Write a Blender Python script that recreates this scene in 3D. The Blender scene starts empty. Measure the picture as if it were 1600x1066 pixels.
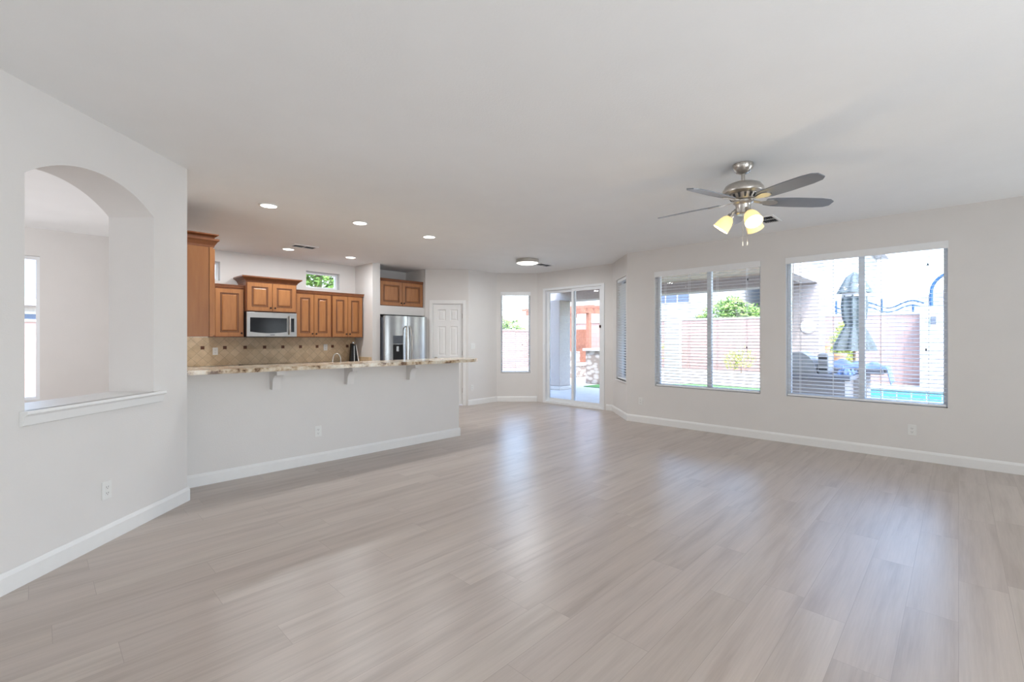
import bpy, bmesh, math, random
from mathutils import Vector, Matrix
random.seed(7)
R = math.radians
sc = bpy.context.scene
C = sc.collection

# ------------------------------------------------------------------ camera, world, sun, exposure
CAM_H = 1.335
YAW = R(44.1)
cam_d = bpy.data.cameras.new('camera')
cam_d.sensor_width = 36.0
cam_d.lens = 36.0 * 720.0 / 1600.0
cam_d.shift_y = -3.0 / 1600.0
cam_d.clip_start = 0.05
cam_d.clip_end = 300
cam = bpy.data.objects.new('camera', cam_d)
C.objects.link(cam)
cam.location = (0, 0, CAM_H)
cam.rotation_euler = (R(90), 0, YAW - R(90))
sc.camera = cam

sc.view_settings.view_transform = 'Standard'
sc.view_settings.look = 'None'
sc.view_settings.exposure = 0.12
sc.view_settings.gamma = 1.0
sc.view_settings.use_curve_mapping = False
sc.cycles.max_bounces = 10
sc.cycles.diffuse_bounces = 5
sc.cycles.transparent_max_bounces = 16
sc.cycles.sample_clamp_indirect = 6.0
sc.cycles.caustics_reflective = False
sc.cycles.caustics_refractive = False

world = bpy.data.worlds.new('sky')
sc.world = world
world.use_nodes = True
wn = world.node_tree.nodes
wl = world.node_tree.links
wn.clear()
sky = wn.new('ShaderNodeTexSky')
sky.sky_type = 'NISHITA'
sky.sun_disc = False
sky.sun_elevation = R(55)
sky.sun_rotation = R(215)
sky.air_density = 1.0
sky.dust_density = 1.5
bg = wn.new('ShaderNodeBackground')
bg.inputs['Strength'].default_value = 1.5
wo = wn.new('ShaderNodeOutputWorld')
wl.new(sky.outputs[0], bg.inputs[0])
wl.new(bg.outputs[0], wo.inputs[0])

sun_d = bpy.data.lights.new('sun', 'SUN')
sun_d.energy = 4.0
sun_d.angle = R(0.6)
sun_d.color = (1.0, 0.97, 0.93)
sun = bpy.data.objects.new('sun', sun_d)
C.objects.link(sun)
sun.location = (-10, -8, 20)
sun.rotation_euler = Vector((0.50, 0.36, -1.05)).to_track_quat('-Z', 'Y').to_euler()


def area_light(name, loc, target, sx, sy, watts, col=(1, 1, 1)):
    l = bpy.data.lights.new(name, 'AREA')
    l.shape = 'RECTANGLE'
    l.size = sx
    l.size_y = sy
    l.energy = watts
    l.color = col
    o = bpy.data.objects.new(name, l)
    C.objects.link(o)
    o.location = loc
    o.rotation_euler = (Vector(target) - Vector(loc)).to_track_quat('-Z', 'Y').to_euler()
    return o


# added fill lamps behind the photographer, standing in for windows that are not modelled
area_light('rear_fill_light', (0.5, -3.3, 1.0), (-0.6, 0.4, 2.1), 4.4, 1.9, 175, (0.87, 0.94, 1.0))
area_light('far_right_fill_light', (6.6, -2.5, 1.15), (2.0, 0.2, 1.9), 2.0, 1.9, 66, (0.82, 0.93, 1.0))
area_light('side_fill_light', (-2.7, -1.6, 1.2), (0.6, -0.8, 2.8), 3.2, 2.0, 18, (0.86, 0.94, 1.0))
area_light('nook_fill_light', (-3.35, 6.6, 1.5), (0, 6.6, 1.8), 2.4, 1.8, 75, (0.96, 0.97, 1.0))  # added fill lamp for the nook; no window is built in that wall

# ------------------------------------------------------------------ materials
MATS = {}


def newmat(name):
    m = bpy.data.materials.new(name)
    m.use_nodes = True
    nt = m.node_tree
    b = nt.nodes['Principled BSDF']
    return m, nt, b


def coords(nt, scale=(1, 1, 1), rot=(0, 0, 0), kind='Object'):
    tc = nt.nodes.new('ShaderNodeTexCoord')
    mp = nt.nodes.new('ShaderNodeMapping')
    mp.inputs['Scale'].default_value = scale
    mp.inputs['Rotation'].default_value = rot
    nt.links.new(tc.outputs[kind], mp.inputs['Vector'])
    return mp.outputs['Vector']


def noise(nt, vec, scale, detail=3, rough=0.5):
    n = nt.nodes.new('ShaderNodeTexNoise')
    n.inputs['Scale'].default_value = scale
    n.inputs['Detail'].default_value = detail
    n.inputs['Roughness'].default_value = rough
    nt.links.new(vec, n.inputs['Vector'])
    return n.outputs['Fac']


def ramp(nt, fac, stops):
    r = nt.nodes.new('ShaderNodeValToRGB')
    e = r.color_ramp.elements
    while len(e) < len(stops):
        e.new(0.5)
    for i, (p, c) in enumerate(stops):
        e[i].position = p
        e[i].color = (*c, 1)
    nt.links.new(fac, r.inputs[0])
    return r.outputs[0]


def mixc(nt, fac, a, b, mode='MIX'):
    m = nt.nodes.new('ShaderNodeMix')
    m.data_type = 'RGBA'
    m.blend_type = mode
    for sock, v in ((m.inputs[0], fac), (m.inputs[6], a), (m.inputs[7], b)):
        if hasattr(v, 'type') or hasattr(v, 'is_linked'):
            nt.links.new(v, sock)
        elif isinstance(v, (int, float)):
            sock.default_value = v
        else:
            sock.default_value = (*v, 1)
    return m.outputs[2]


def bump(nt, b, h, strength, dist=0.01):
    n = nt.nodes.new('ShaderNodeBump')
    n.inputs['Strength'].default_value = strength
    n.inputs['Distance'].default_value = dist
    nt.links.new(h, n.inputs['Height'])
    nt.links.new(n.outputs[0], b.inputs['Normal'])


def lin(r, g, b):
    def f(v):
        v /= 255.0
        return v / 12.92 if v <= 0.04045 else ((v + 0.055) / 1.055) ** 2.4
    return (f(r), f(g), f(b))


def plain(name, col, rough=0.5, metal=0.0, var=0.0, vscale=20, bmp=0.0, bscale=80, spec=0.5):
    m, nt, b = newmat(name)
    b.inputs['Roughness'].default_value = rough
    b.inputs['Metallic'].default_value = metal
    b.inputs['Specular IOR Level'].default_value = spec
    b.inputs['Base Color'].default_value = (*col, 1)
    v = coords(nt)
    if var:
        n = noise(nt, v, vscale)
        c = ramp(nt, n, [(0.3, tuple(x * (1 - var) for x in col)), (0.7, tuple(min(1, x * (1 + var)) for x in col))])
        nt.links.new(c, b.inputs['Base Color'])
    if bmp:
        bump(nt, b, noise(nt, v, bscale), bmp)
    MATS[name] = m
    return m


wall_m = plain('wall_paint', (0.76, 0.74, 0.72), 0.75, var=0.012, vscale=3, bmp=0.10, bscale=120, spec=0.25)
ceil_m = plain('ceiling_paint', (0.91, 0.915, 0.915), 0.8, var=0.01, vscale=3, bmp=0.12, bscale=90, spec=0.2)
trim_m = plain('trim_paint', (0.84, 0.84, 0.83), 0.4, var=0.01)
vinyl_m = plain('white_vinyl', (0.85, 0.87, 0.89), 0.35, var=0.01)
slat_m = plain('blind_vinyl', (0.86, 0.87, 0.88), 0.4, var=0.01)
plate_m = plain('white_plate_plastic', (0.82, 0.82, 0.80), 0.35, var=0.01)
dark_m = plain('dark_slot', (0.05, 0.05, 0.05), 0.6, var=0.1)
nickel_m = plain('brushed_nickel', (0.56, 0.53, 0.49), 0.28, 1.0, var=0.05, vscale=60)
steel_m = plain('stainless_steel', (0.50, 0.50, 0.50), 0.24, 1.0, var=0.04, vscale=8)
bronze_m = plain('dark_bronze', (0.05, 0.035, 0.03), 0.35, 0.8, var=0.1)
blackglass_m = plain('black_glass', (0.010, 0.010, 0.012), 0.12, var=0.1, spec=0.2)
blackpl_m = plain('black_plastic', (0.012, 0.012, 0.013), 0.45, var=0.1, spec=0.25)
greypl_m = plain('dark_grey_plastic', (0.09, 0.10, 0.12), 0.35, var=0.1)
blade_m = plain('fan_blade_finish', (0.17, 0.185, 0.215), 0.28, 0.0, var=0.04, vscale=12, spec=0.9)
concrete_m = plain('patio_concrete', (0.52, 0.49, 0.45), 0.8, var=0.06, vscale=4, bmp=0.2)
dirt_m = plain('gravel_ground', (0.46, 0.405, 0.34), 0.9, var=0.15, vscale=14, bmp=0.5, bscale=40)
stucco_m = plain('house_stucco', (0.42, 0.375, 0.345), 0.9, var=0.07, vscale=30, bmp=0.5, bscale=60)
whitestucco_m = plain('white_stucco', (0.52, 0.51, 0.49), 0.9, var=0.05, vscale=20, bmp=0.3)
soffit_m = plain('patio_soffit_boards', (0.42, 0.33, 0.25), 0.7, var=0.12, vscale=8)
redwood_m = plain('redwood_stain', (0.30, 0.13, 0.08), 0.7, var=0.15, vscale=12)
terra_m = plain('terracotta', (0.62, 0.30, 0.15), 0.8, var=0.1)
iron_m = plain('blue_iron', (0.02, 0.07, 0.15), 0.5, 0.3, var=0.1)
rooftile_m = plain('grey_roof_tile', (0.20, 0.22, 0.25), 0.8, var=0.15, vscale=12)
hglass_m = plain('reflective_house_glass', (0.10, 0.13, 0.19), 0.35, 0.0, var=0.1, spec=0.3)
grass_m = plain('green_turf', (0.10, 0.25, 0.06), 0.95, var=0.25, vscale=60, bmp=0.6, bscale=200)
canvas_m = plain('grey_green_canvas', (0.10, 0.125, 0.125), 0.85, var=0.18, vscale=16)
cover_m = plain('grey_vinyl_cover', (0.46, 0.45, 0.44), 0.6, var=0.12, vscale=10)
tarp_m = plain('blue_tarp', (0.16, 0.24, 0.42), 0.55, var=0.25, vscale=18)
islandtop_m = plain('island_countertop', (0.24, 0.23, 0.24), 0.4, var=0.2, vscale=30)
pooltile_m = None

# floor: long grey-beige planks running along X
m, nt, b = newmat('vinyl_plank_floor')
v = coords(nt)
br = nt.nodes.new('ShaderNodeTexBrick')
br.offset = 0.0
br.inputs['Scale'].default_value = 1.0
br.inputs['Brick Width'].default_value = 1.25
br.inputs['Row Height'].default_value = 0.19
br.inputs['Mortar Size'].default_value = 0.0012
br.inputs['Mortar Smooth'].default_value = 0.3
br.inputs['Bias'].default_value = 0.0
br.inputs['Color1'].default_value = (0.0, 0.0, 0.0, 1)
br.inputs['Color2'].default_value = (1, 1, 1, 1)
br.inputs['Mortar'].default_value = (0.5, 0.5, 0.5, 1)
# every row of planks starts at its own random offset
sp = nt.nodes.new('ShaderNodeSeparateXYZ')
nt.links.new(v, sp.inputs[0])
dv = nt.nodes.new('ShaderNodeMath')
dv.operation = 'DIVIDE'
dv.inputs[1].default_value = 0.19
nt.links.new(sp.outputs[1], dv.inputs[0])
fl = nt.nodes.new('ShaderNodeMath')
fl.operation = 'FLOOR'
nt.links.new(dv.outputs[0], fl.inputs[0])
wnz = nt.nodes.new('ShaderNodeTexWhiteNoise')
wnz.noise_dimensions = '1D'
nt.links.new(fl.outputs[0], wnz.inputs['W'])
ma = nt.nodes.new('ShaderNodeMath')
ma.operation = 'MULTIPLY_ADD'
nt.links.new(wnz.outputs['Value'], ma.inputs[0])
ma.inputs[1].default_value = 1.25
nt.links.new(sp.outputs[0], ma.inputs[2])
cb_ = nt.nodes.new('ShaderNodeCombineXYZ')
nt.links.new(ma.outputs[0], cb_.inputs[0])
nt.links.new(sp.outputs[1], cb_.inputs[1])
nt.links.new(cb_.outputs[0], br.inputs['Vector'])
tone = ramp(nt, br.outputs['Color'], [(0.0, lin(182, 170, 161)), (0.5, lin(186, 174, 166)), (1.0, lin(191, 180, 171))])
# offset the grain per plank
sep = nt.nodes.new('ShaderNodeVectorMath')
sep.operation = 'MULTIPLY_ADD'
nt.links.new(br.outputs['Color'], sep.inputs[0])
sep.inputs[1].default_value = (13.0, 7.0, 3.0)
nt.links.new(v, sep.inputs[2])
mp = nt.nodes.new('ShaderNodeMapping')
mp.inputs['Scale'].default_value = (0.55, 7.0, 1.0)
nt.links.new(sep.outputs[0], mp.inputs['Vector'])
n1 = noise(nt, mp.outputs[0], 2.0, 4, 0.55)
mp2 = nt.nodes.new('ShaderNodeMapping')
mp2.inputs['Scale'].default_value = (2.0, 60.0, 1.0)
nt.links.new(sep.outputs[0], mp2.inputs['Vector'])
n2 = noise(nt, mp2.outputs[0], 2.0, 3, 0.6)
g1 = ramp(nt, n1, [(0.3, (0.80, 0.775, 0.76)), (0.5, (0.97, 0.965, 0.96)), (0.7, (1.06, 1.05, 1.04))])
g2 = ramp(nt, n2, [(0.3, (0.94, 0.935, 0.93)), (0.7, (1.03, 1.03, 1.03))])
c = mixc(nt, 1.0, tone, g1, 'MULTIPLY')
c = mixc(nt, 1.0, c, g2, 'MULTIPLY')
c = mixc(nt, br.outputs['Fac'], c, lin(158, 145, 136))
nt.links.new(c, b.inputs['Base Color'])
b.inputs['Roughness'].default_value = 0.33
b.inputs['Specular IOR Level'].default_value = 0.8
bump(nt, b, n2, 0.05, 0.002)
floor_m = m


def wood_material(name, base, dark):
    m, nt, b = newmat(name)
    v = coords(nt, (6, 6, 0.9))
    n = noise(nt, v, 2.2, 5, 0.6)
    v2 = coords(nt, (30, 30, 1.5))
    n2 = noise(nt, v2, 2.0, 3, 0.5)
    c = ramp(nt, n, [(0.3, dark), (0.7, base)])
    c = mixc(nt, 0.25, c, ramp(nt, n2, [(0.35, dark), (0.65, base)]))
    nt.links.new(c, b.inputs['Base Color'])
    b.inputs['Roughness'].default_value = 0.38
    return m


wood_m = wood_material('glazed_maple', (0.43, 0.185, 0.058), (0.31, 0.115, 0.034))
wood_frame_m = wood_material('glazed_maple_frame', (0.23, 0.08, 0.028), (0.17, 0.055, 0.018))
wood_panel_m = wood_material('glazed_maple_side', (0.32, 0.132, 0.042), (0.26, 0.095, 0.028))
glaze_m = plain('dark_cabinet_glaze', (0.12, 0.04, 0.015), 0.5, var=0.1)

# granite
m, nt, b = newmat('granite')
v = coords(nt)
vo = nt.nodes.new('ShaderNodeTexVoronoi')
vo.inputs['Scale'].default_value = 38
nt.links.new(v, vo.inputs['Vector'])
n = noise(nt, v, 11, 5, 0.65)
c = ramp(nt, n, [(0.36, (0.16, 0.09, 0.05)), (0.43, (0.50, 0.37, 0.24)), (0.52, (0.70, 0.60, 0.46)), (0.7, (0.78, 0.74, 0.64))])
c2 = ramp(nt, vo.outputs['Distance'], [(0.0, (0.55, 0.5, 0.45)), (0.35, (1.0, 1.0, 1.0))])
c = mixc(nt, 0.6, c, c2, 'MULTIPLY')
nt.links.new(c, b.inputs['Base Color'])
b.inputs['Roughness'].default_value = 0.15
granite_m = m

# backsplash: diagonal travertine field with grout, straight rows above the accent line
m, nt, b = newmat('travertine_tile')
tc = nt.nodes.new('ShaderNodeTexCoord')
mp = nt.nodes.new('ShaderNodeMapping')
mp.vector_type = 'POINT'
sx = nt.nodes.new('ShaderNodeSeparateXYZ')
nt.links.new(tc.outputs['Object'], sx.inputs[0])
cx = nt.nodes.new('ShaderNodeCombineXYZ')
nt.links.new(sx.outputs[0], cx.inputs[0])
nt.links.new(sx.outputs[2], cx.inputs[1])
nt.links.new(cx.outputs[0], mp.inputs[0])
mp.inputs['Rotation'].default_value = (0, 0, R(45))
br = nt.nodes.new('ShaderNodeTexBrick')
br.offset = 0.0
br.inputs['Scale'].default_value = 1.0
br.inputs['Brick Width'].default_value = 0.105
br.inputs['Row Height'].default_value = 0.105
br.inputs['Mortar Size'].default_value = 0.0025
br.inputs['Color1'].default_value = (0.60, 0.46, 0.30, 1)
br.inputs['Color2'].default_value = (0.70, 0.56, 0.39, 1)
br.inputs['Mortar'].default_value = (0.46, 0.36, 0.25, 1)
nt.links.new(mp.outputs[0], br.inputs['Vector'])
n = noise(nt, coords(nt), 9, 4)
c = mixc(nt, 1.0, br.outputs['Color'], ramp(nt, n, [(0.3, (0.85, 0.82, 0.78)), (0.7, (1.08, 1.08, 1.06))]), 'MULTIPLY')
nt.links.new(c, b.inputs['Base Color'])
b.inputs['Roughness'].default_value = 0.4
tile_m = m


def brick_material(name, w, h, mortar, c1, c2, cm, axis='Y'):
    m, nt, b = newmat(name)
    tc = nt.nodes.new('ShaderNodeTexCoord')
    sx = nt.nodes.new('ShaderNodeSeparateXYZ')
    nt.links.new(tc.outputs['Object'], sx.inputs[0])
    cx = nt.nodes.new('ShaderNodeCombineXYZ')
    nt.links.new(sx.outputs[0 if axis == 'X' else 1], cx.inputs[0])
    nt.links.new(sx.outputs[2], cx.inputs[1])
    br = nt.nodes.new('ShaderNodeTexBrick')
    br.inputs['Scale'].default_value = 1.0
    br.inputs['Brick Width'].default_value = w
    br.inputs['Row Height'].default_value = h
    br.inputs['Mortar Size'].default_value = mortar
    br.inputs['Color1'].default_value = (*c1, 1)
    br.inputs['Color2'].default_value = (*c2, 1)
    br.inputs['Mortar'].default_value = (*cm, 1)
    nt.links.new(cx.outputs[0], br.inputs['Vector'])
    nt.links.new(br.outputs['Color'], b.inputs['Base Color'])
    b.inputs['Roughness'].default_value = 0.9
    return m


block_m = brick_material('pink_block', 0.4, 0.2, 0.008, (0.38, 0.25, 0.215), (0.42, 0.28, 0.24), (0.29, 0.20, 0.175), 'Y')
block_x_m = brick_material('pink_block_long', 0.4, 0.2, 0.008, (0.36, 0.245, 0.205), (0.39, 0.27, 0.225), (0.29, 0.20, 0.17), 'X')
siding_m = brick_material('white_siding', 8.0, 0.22, 0.012, (0.45, 0.46, 0.47), (0.47, 0.48, 0.49), (0.32, 0.34, 0.36), 'Y')
pooltile_m = brick_material('pool_tile', 0.30, 0.30, 0.015, (0.06, 0.28, 0.40), (0.08, 0.33, 0.46), (0.35, 0.5, 0.55), 'Y')
m, nt, b = newmat('stone_veneer')
vo = nt.nodes.new('ShaderNodeTexVoronoi')
vo.inputs['Scale'].default_value = 5
nt.links.new(coords(nt, (1, 1, 1.8)), vo.inputs['Vector'])
c = ramp(nt, vo.outputs['Distance'], [(0.0, (0.50, 0.45, 0.40)), (0.45, (0.40, 0.35, 0.30)), (0.6, (0.25, 0.2, 0.16))])
nt.links.new(c, b.inputs['Base Color'])
b.inputs['Roughness'].default_value = 0.9
stone_m = m

# water
m, nt, b = newmat('pool_water')
b.inputs['Base Color'].default_value = (0.03, 0.32, 0.42, 1)
b.inputs['Roughness'].default_value = 0.06
bump(nt, b, noise(nt, coords(nt), 4.0), 0.3, 0.02)
water_m = m

# leaves
m, nt, b = newmat('leaves')
n = noise(nt, coords(nt), 3.0)
nt.links.new(ramp(nt, n, [(0.3, (0.10, 0.20, 0.04)), (0.7, (0.30, 0.45, 0.10))]), b.inputs['Base Color'])
b.inputs['Roughness'].default_value = 0.7
b.inputs['Transmission Weight'].default_value = 0.0
leaf_m = m
m, nt, b = newmat('yellow_leaves')
n = noise(nt, coords(nt), 5.0)
nt.links.new(ramp(nt, n, [(0.3, (0.28, 0.32, 0.06)), (0.7, (0.55, 0.58, 0.16))]), b.inputs['Base Color'])
yleaf_m = m
bark_m = plain('bark', (0.22, 0.16, 0.11), 0.9, var=0.2)

# thin window glass: mostly clear with a little mirror
m = bpy.data.materials.new('window_glass')
m.use_nodes = True
nt = m.node_tree
nt.nodes.clear()
tr = nt.nodes.new('ShaderNodeBsdfTransparent')
tr.inputs[0].default_value = (0.97, 0.985, 1.0, 1)
gl = nt.nodes.new('ShaderNodeBsdfGlossy')
gl.inputs['Roughness'].default_value = 0.02
lw = nt.nodes.new('ShaderNodeFresnel')
lw.inputs['IOR'].default_value = 1.35
mx = nt.nodes.new('ShaderNodeMixShader')
ou = nt.nodes.new('ShaderNodeOutputMaterial')
nt.links.new(lw.outputs[0], mx.inputs[0])
nt.links.new(tr.outputs[0], mx.inputs[1])
nt.links.new(gl.outputs[0], mx.inputs[2])
nt.links.new(mx.outputs[0], ou.inputs[0])
glass_m = m


def emission_material(name, col, strength, base=(0.8, 0.8, 0.8)):
    m, nt, b = newmat(name)
    b.inputs['Base Color'].default_value = (*base, 1)
    b.inputs['Emission Color'].default_value = (*col, 1)
    b.inputs['Emission Strength'].default_value = strength
    MATS[name] = m
    return m


downlight_m = emission_material('downlight_lens', (1.0, 0.97, 0.9), 6.0)
flushlens_m = emission_material('flush_lens', (1.0, 0.95, 0.84), 3.0)
shade_m = emission_material('amber_frosted_shade', (1.0, 0.74, 0.30), 0.8, (0.80, 0.72, 0.45))
bulb_m = emission_material('glowing_bulb', (1.0, 0.9, 0.7), 8.0)


# ------------------------------------------------------------------ mesh helpers
class MB:
    def __init__(self):
        self.bm = bmesh.new()

    def box(self, x0, x1, y0, y1, z0, z1, bev=0.0):
        co = [(x0, y0, z0), (x1, y0, z0), (x1, y1, z0), (x0, y1, z0), (x0, y0, z1), (x1, y0, z1), (x1, y1, z1), (x0, y1, z1)]
        v = [self.bm.verts.new(c) for c in co]
        fs = [self.bm.faces.new([v[i] for i in q]) for q in ((3, 2, 1, 0), (4, 5, 6, 7), (0, 1, 5, 4), (1, 2, 6, 5), (2, 3, 7, 6), (3, 0, 4, 7))]
        if bev > 0:
            es = list({e for f in fs for e in f.edges})
            bmesh.ops.bevel(self.bm, geom=es, offset=bev, segments=2, affect='EDGES', profile=0.5)
        return self

    def prism(self, pts, d, base=None):
        """pts: closed 3-D outline, d: extrusion vector"""
        d = Vector(d)
        lo = [self.bm.verts.new(Vector(p)) for p in pts]
        hi = [self.bm.verts.new(Vector(p) + d) for p in pts]
        n = len(pts)
        self.bm.faces.new(lo[::-1])
        self.bm.faces.new(hi)
        for i in range(n):
            self.bm.faces.new([lo[i], lo[(i + 1) % n], hi[(i + 1) % n], hi[i]])
        return self

    def lathe(self, prof, o=(0, 0, 0), n=32, axis=None, cap=True):
        """prof: list of (r, z); axis: Matrix orienting local Z"""
        M = Matrix.Translation(Vector(o)) @ (axis.to_4x4() if axis is not None else Matrix.Identity(4))
        rings = []
        for r, z in prof:
            rings.append([self.bm.verts.new(M @ Vector((max(r, 1e-4) * math.cos(2 * math.pi * k / n), max(r, 1e-4) * math.sin(2 * math.pi * k / n), z))) for k in range(n)])
        for a, b_ in zip(rings, rings[1:]):
            for k in range(n):
                self.bm.faces.new([a[k], a[(k + 1) % n], b_[(k + 1) % n], b_[k]])
        if cap:
            self.bm.faces.new(rings[0][::-1])
            self.bm.faces.new(rings[-1])
        return self

    def tube(self, pts, r, n=10):
        pts = [Vector(p) for p in pts]
        rs = r if isinstance(r, (list, tuple)) else [r] * len(pts)
        rings = []
        up = Vector((0, 0, 1))
        prev = None
        for i, p in enumerate(pts):
            t = (pts[min(i + 1, len(pts) - 1)] - pts[max(i - 1, 0)]).normalized()
            if prev is None:
                a = t.cross(up)
                if a.length < 1e-3:
                    a = t.cross(Vector((1, 0, 0)))
            else:
                a = prev - t * prev.dot(t)
            a.normalize()
            prev = a
            b_ = t.cross(a)
            rings.append([self.bm.verts.new(p + (a * math.cos(2 * math.pi * k / n) + b_ * math.sin(2 * math.pi * k / n)) * rs[i]) for k in range(n)])
        for a, b_ in zip(rings, rings[1:]):
            for k in range(n):
                self.bm.faces.new([a[k], a[(k + 1) % n], b_[(k + 1) % n], b_[k]])
        self.bm.faces.new(rings[0][::-1])
        self.bm.faces.new(rings[-1])
        return self

    def xform(self, M):
        bmesh.ops.transform(self.bm, matrix=M, verts=self.bm.verts)
        return self

    def build(self, name, mat, parent=None, smooth=False, loc=None):
        bmesh.ops.recalc_face_normals(self.bm, faces=self.bm.faces)
        me = bpy.data.meshes.new(name)
        self.bm.to_mesh(me)
        self.bm.free()
        me.materials.append(mat)
        if smooth:
            for p in me.polygons:
                p.use_smooth = True
            try:
                me.set_sharp_from_angle(angle=R(40))
            except Exception:
                pass
        o = bpy.data.objects.new(name, me)
        C.objects.link(o)
        if parent is not None:
            o.parent = parent
        if loc is not None:
            o.location = loc
        return o


def tag(o, label=None, cat=None, group=None, kind=None):
    if label:
        o['label'] = label
    if cat:
        o['category'] = cat
    if group:
        o['group'] = group
    if kind:
        o['kind'] = kind
    return o


def thing(name, label, cat, loc=(0, 0, 0), rotz=0.0, group=None, kind=None):
    o = bpy.data.objects.new(name, None)
    C.objects.link(o)
    o.empty_display_size = 0.1
    o.location = loc
    o.rotation_euler = (0, 0, rotz)
    return tag(o, label, cat, group, kind)


def kids(o):
    return [c for c in bpy.data.objects if c.parent == o]


def dup(root, loc, rotz=None, label=None):
    r = root.copy()
    C.objects.link(r)
    r.location = loc
    if rotz is not None:
        r.rotation_euler = (0, 0, rotz)
    if label:
        r['label'] = label
    for ch in kids(root):
        c_ = ch.copy()
        C.objects.link(c_)
        c_.parent = r
        for g in kids(ch):
            d = g.copy()
            C.objects.link(d)
            d.parent = c_
    return r


H = 2.74


def wall_grid(name, L, Hh, T, holes, mat, loc, rot, label=None):
    """Wall in local XZ (x 0..L, z 0..Hh), inner face at y=0, thickness towards +y. holes: (x0,x1,z0,z1)"""
    bm = bmesh.new()
    xs = sorted({0, L, *[h[0] for h in holes], *[h[1] for h in holes]})
    zs = sorted({0, Hh, *[h[2] for h in holes], *[h[3] for h in holes]})

    def solid(i, j):
        if i < 0 or j < 0 or i >= len(xs) - 1 or j >= len(zs) - 1:
            return False
        mx_, mz = (xs[i] + xs[i + 1]) / 2, (zs[j] + zs[j + 1]) / 2
        return not any(h[0] < mx_ < h[1] and h[2] < mz < h[3] for h in holes)

    cache = {}

    def V(x, y, z):
        k = (round(x, 5), y, round(z, 5))
        if k not in cache:
            cache[k] = bm.verts.new(k)
        return cache[k]
    for i in range(len(xs) - 1):
        for j in range(len(zs) - 1):
            if not solid(i, j):
                continue
            x0, x1, z0, z1 = xs[i], xs[i + 1], zs[j], zs[j + 1]
            bm.faces.new([V(x0, 0, z0), V(x1, 0, z0), V(x1, 0, z1), V(x0, 0, z1)])
            bm.faces.new([V(x0, T, z0), V(x0, T, z1), V(x1, T, z1), V(x1, T, z0)])
            if not solid(i - 1, j):
                bm.faces.new([V(x0, 0, z0), V(x0, 0, z1), V(x0, T, z1), V(x0, T, z0)])
            if not solid(i + 1, j):
                bm.faces.new([V(x1, 0, z0), V(x1, T, z0), V(x1, T, z1), V(x1, 0, z1)])
            if not solid(i, j - 1):
                bm.faces.new([V(x0, 0, z0), V(x0, T, z0), V(x1, T, z0), V(x1, 0, z0)])
            if not solid(i, j + 1):
                bm.faces.new([V(x0, 0, z1), V(x1, 0, z1), V(x1, T, z1), V(x0, T, z1)])
    bmesh.ops.recalc_face_normals(bm, faces=bm.faces)
    me = bpy.data.meshes.new(name)
    bm.to_mesh(me)
    bm.free()
    me.materials.append(mat)
    o = bpy.data.objects.new(name, me)
    C.objects.link(o)
    o.location = loc
    o.rotation_euler = (0, 0, rot)
    o['kind'] = 'structure'
    return o


def struct(o):
    o['kind'] = 'structure'
    return o


# ------------------------------------------------------------------ shell
struct(MB().box(-3.6, 7.65, -3.6, 8.6, -0.12, 0.0).build('floor', floor_m))
struct(MB().box(-3.75, 7.75, -3.75, 8.75, H, H + 0.25).build('ceiling', ceil_m))
S2 = math.sqrt(0.5)
WZ0, WZ1 = 0.60, 2.385
# right wall: local x runs from (6.735, 3.9) to (6.735, -3.6); +y of the local frame must point to +X
ROT_R = R(-90)
wall_grid('wall_right', 7.5, H, 0.2, [(3.9 - 3.416, 3.9 - 1.903, WZ0, WZ1), (3.9 - 1.601, 3.9 - 0.082, WZ0, WZ1)], wall_m, (6.735, 3.9, 0), ROT_R)
# bay: right diagonal from (7.45,4.615) to (6.735,3.9)
LB = 0.715 / S2
wall_grid('wall_bay_right', LB, H, 0.2, [(0.275, 0.94, 0.63, 2.39)], wall_m, (7.45, 4.615, 0), R(-135))
wall_grid('wall_door', 6.47 - 4.615, H, 0.2, [(6.47 - 6.28, 6.47 - 4.813, 0, 2.395)], wall_m, (7.45, 6.47, 0), ROT_R)
LW = math.hypot(7.45 - 6.84, 6.47 - 7.08)
wall_grid('wall_bay_left', LW, H, 0.2, [(0.085, LW - 0.145, 0.61, 2.346)], wall_m, (6.84, 7.08, 0), R(-45))
wall_grid('wall_white', 6.84 - 6.045, H, 0.15, [], wall_m, (6.045, 7.08, 0), 0)
# pantry wall along (5.435,7.685)->(6.05,7.07)
LP = math.hypot(6.045 - 5.435, 7.69 - 7.08)
wall_grid('wall_pantry', LP, H, 0.12, [(0.135, 0.76, 0, 2.055)], wall_m, (5.435, 7.69, 0), R(-45))
# kitchen back wall with two transoms, continues behind the nook
wall_grid('wall_back', 9.2, H, 0.2, [(3.6 - 0.72, 3.6 + 0.03, 0.56, 2.39), (3.6 + 1.40, 3.6 + 2.02, 2.26, 2.56), (3.6 + 3.36, 3.6 + 3.98, 2.26, 2.56)], wall_m, (-3.6, 8.39, 0), 0)
# column beside the refrigerator, header, niche sides
b_ = MB().box(4.295, 4.451, 7.73, 8.39, 0, H)
struct(b_.build('wall_column', wall_m))
struct(MB().box(4.451, 5.436, 7.73, 8.39, 1.80, 1.965).build('wall_header', wall_m))
struct(MB().box(5.436, 5.6, 7.70, 8.39, 0, H).build('wall_niche_side', wall_m))
# wall between kitchen and nook
struct(MB().box(0.745, 0.865, 4.57, 8.39, 0, H).build('wall_kitchen_left', wall_m))
# unseen walls behind the photographer
struct(MB().box(-3.6, 6.9, -3.8, -3.6, 0, H).build('wall_rear', wall_m))
struct(MB().box(-2.95, -2.80, -3.6, 0.906, 0, H).build('wall_side', wall_m))
struct(MB().box(-3.8, -3.6, 0.0, 8.39, 0, H).build('wall_nook_left', wall_m))

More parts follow.
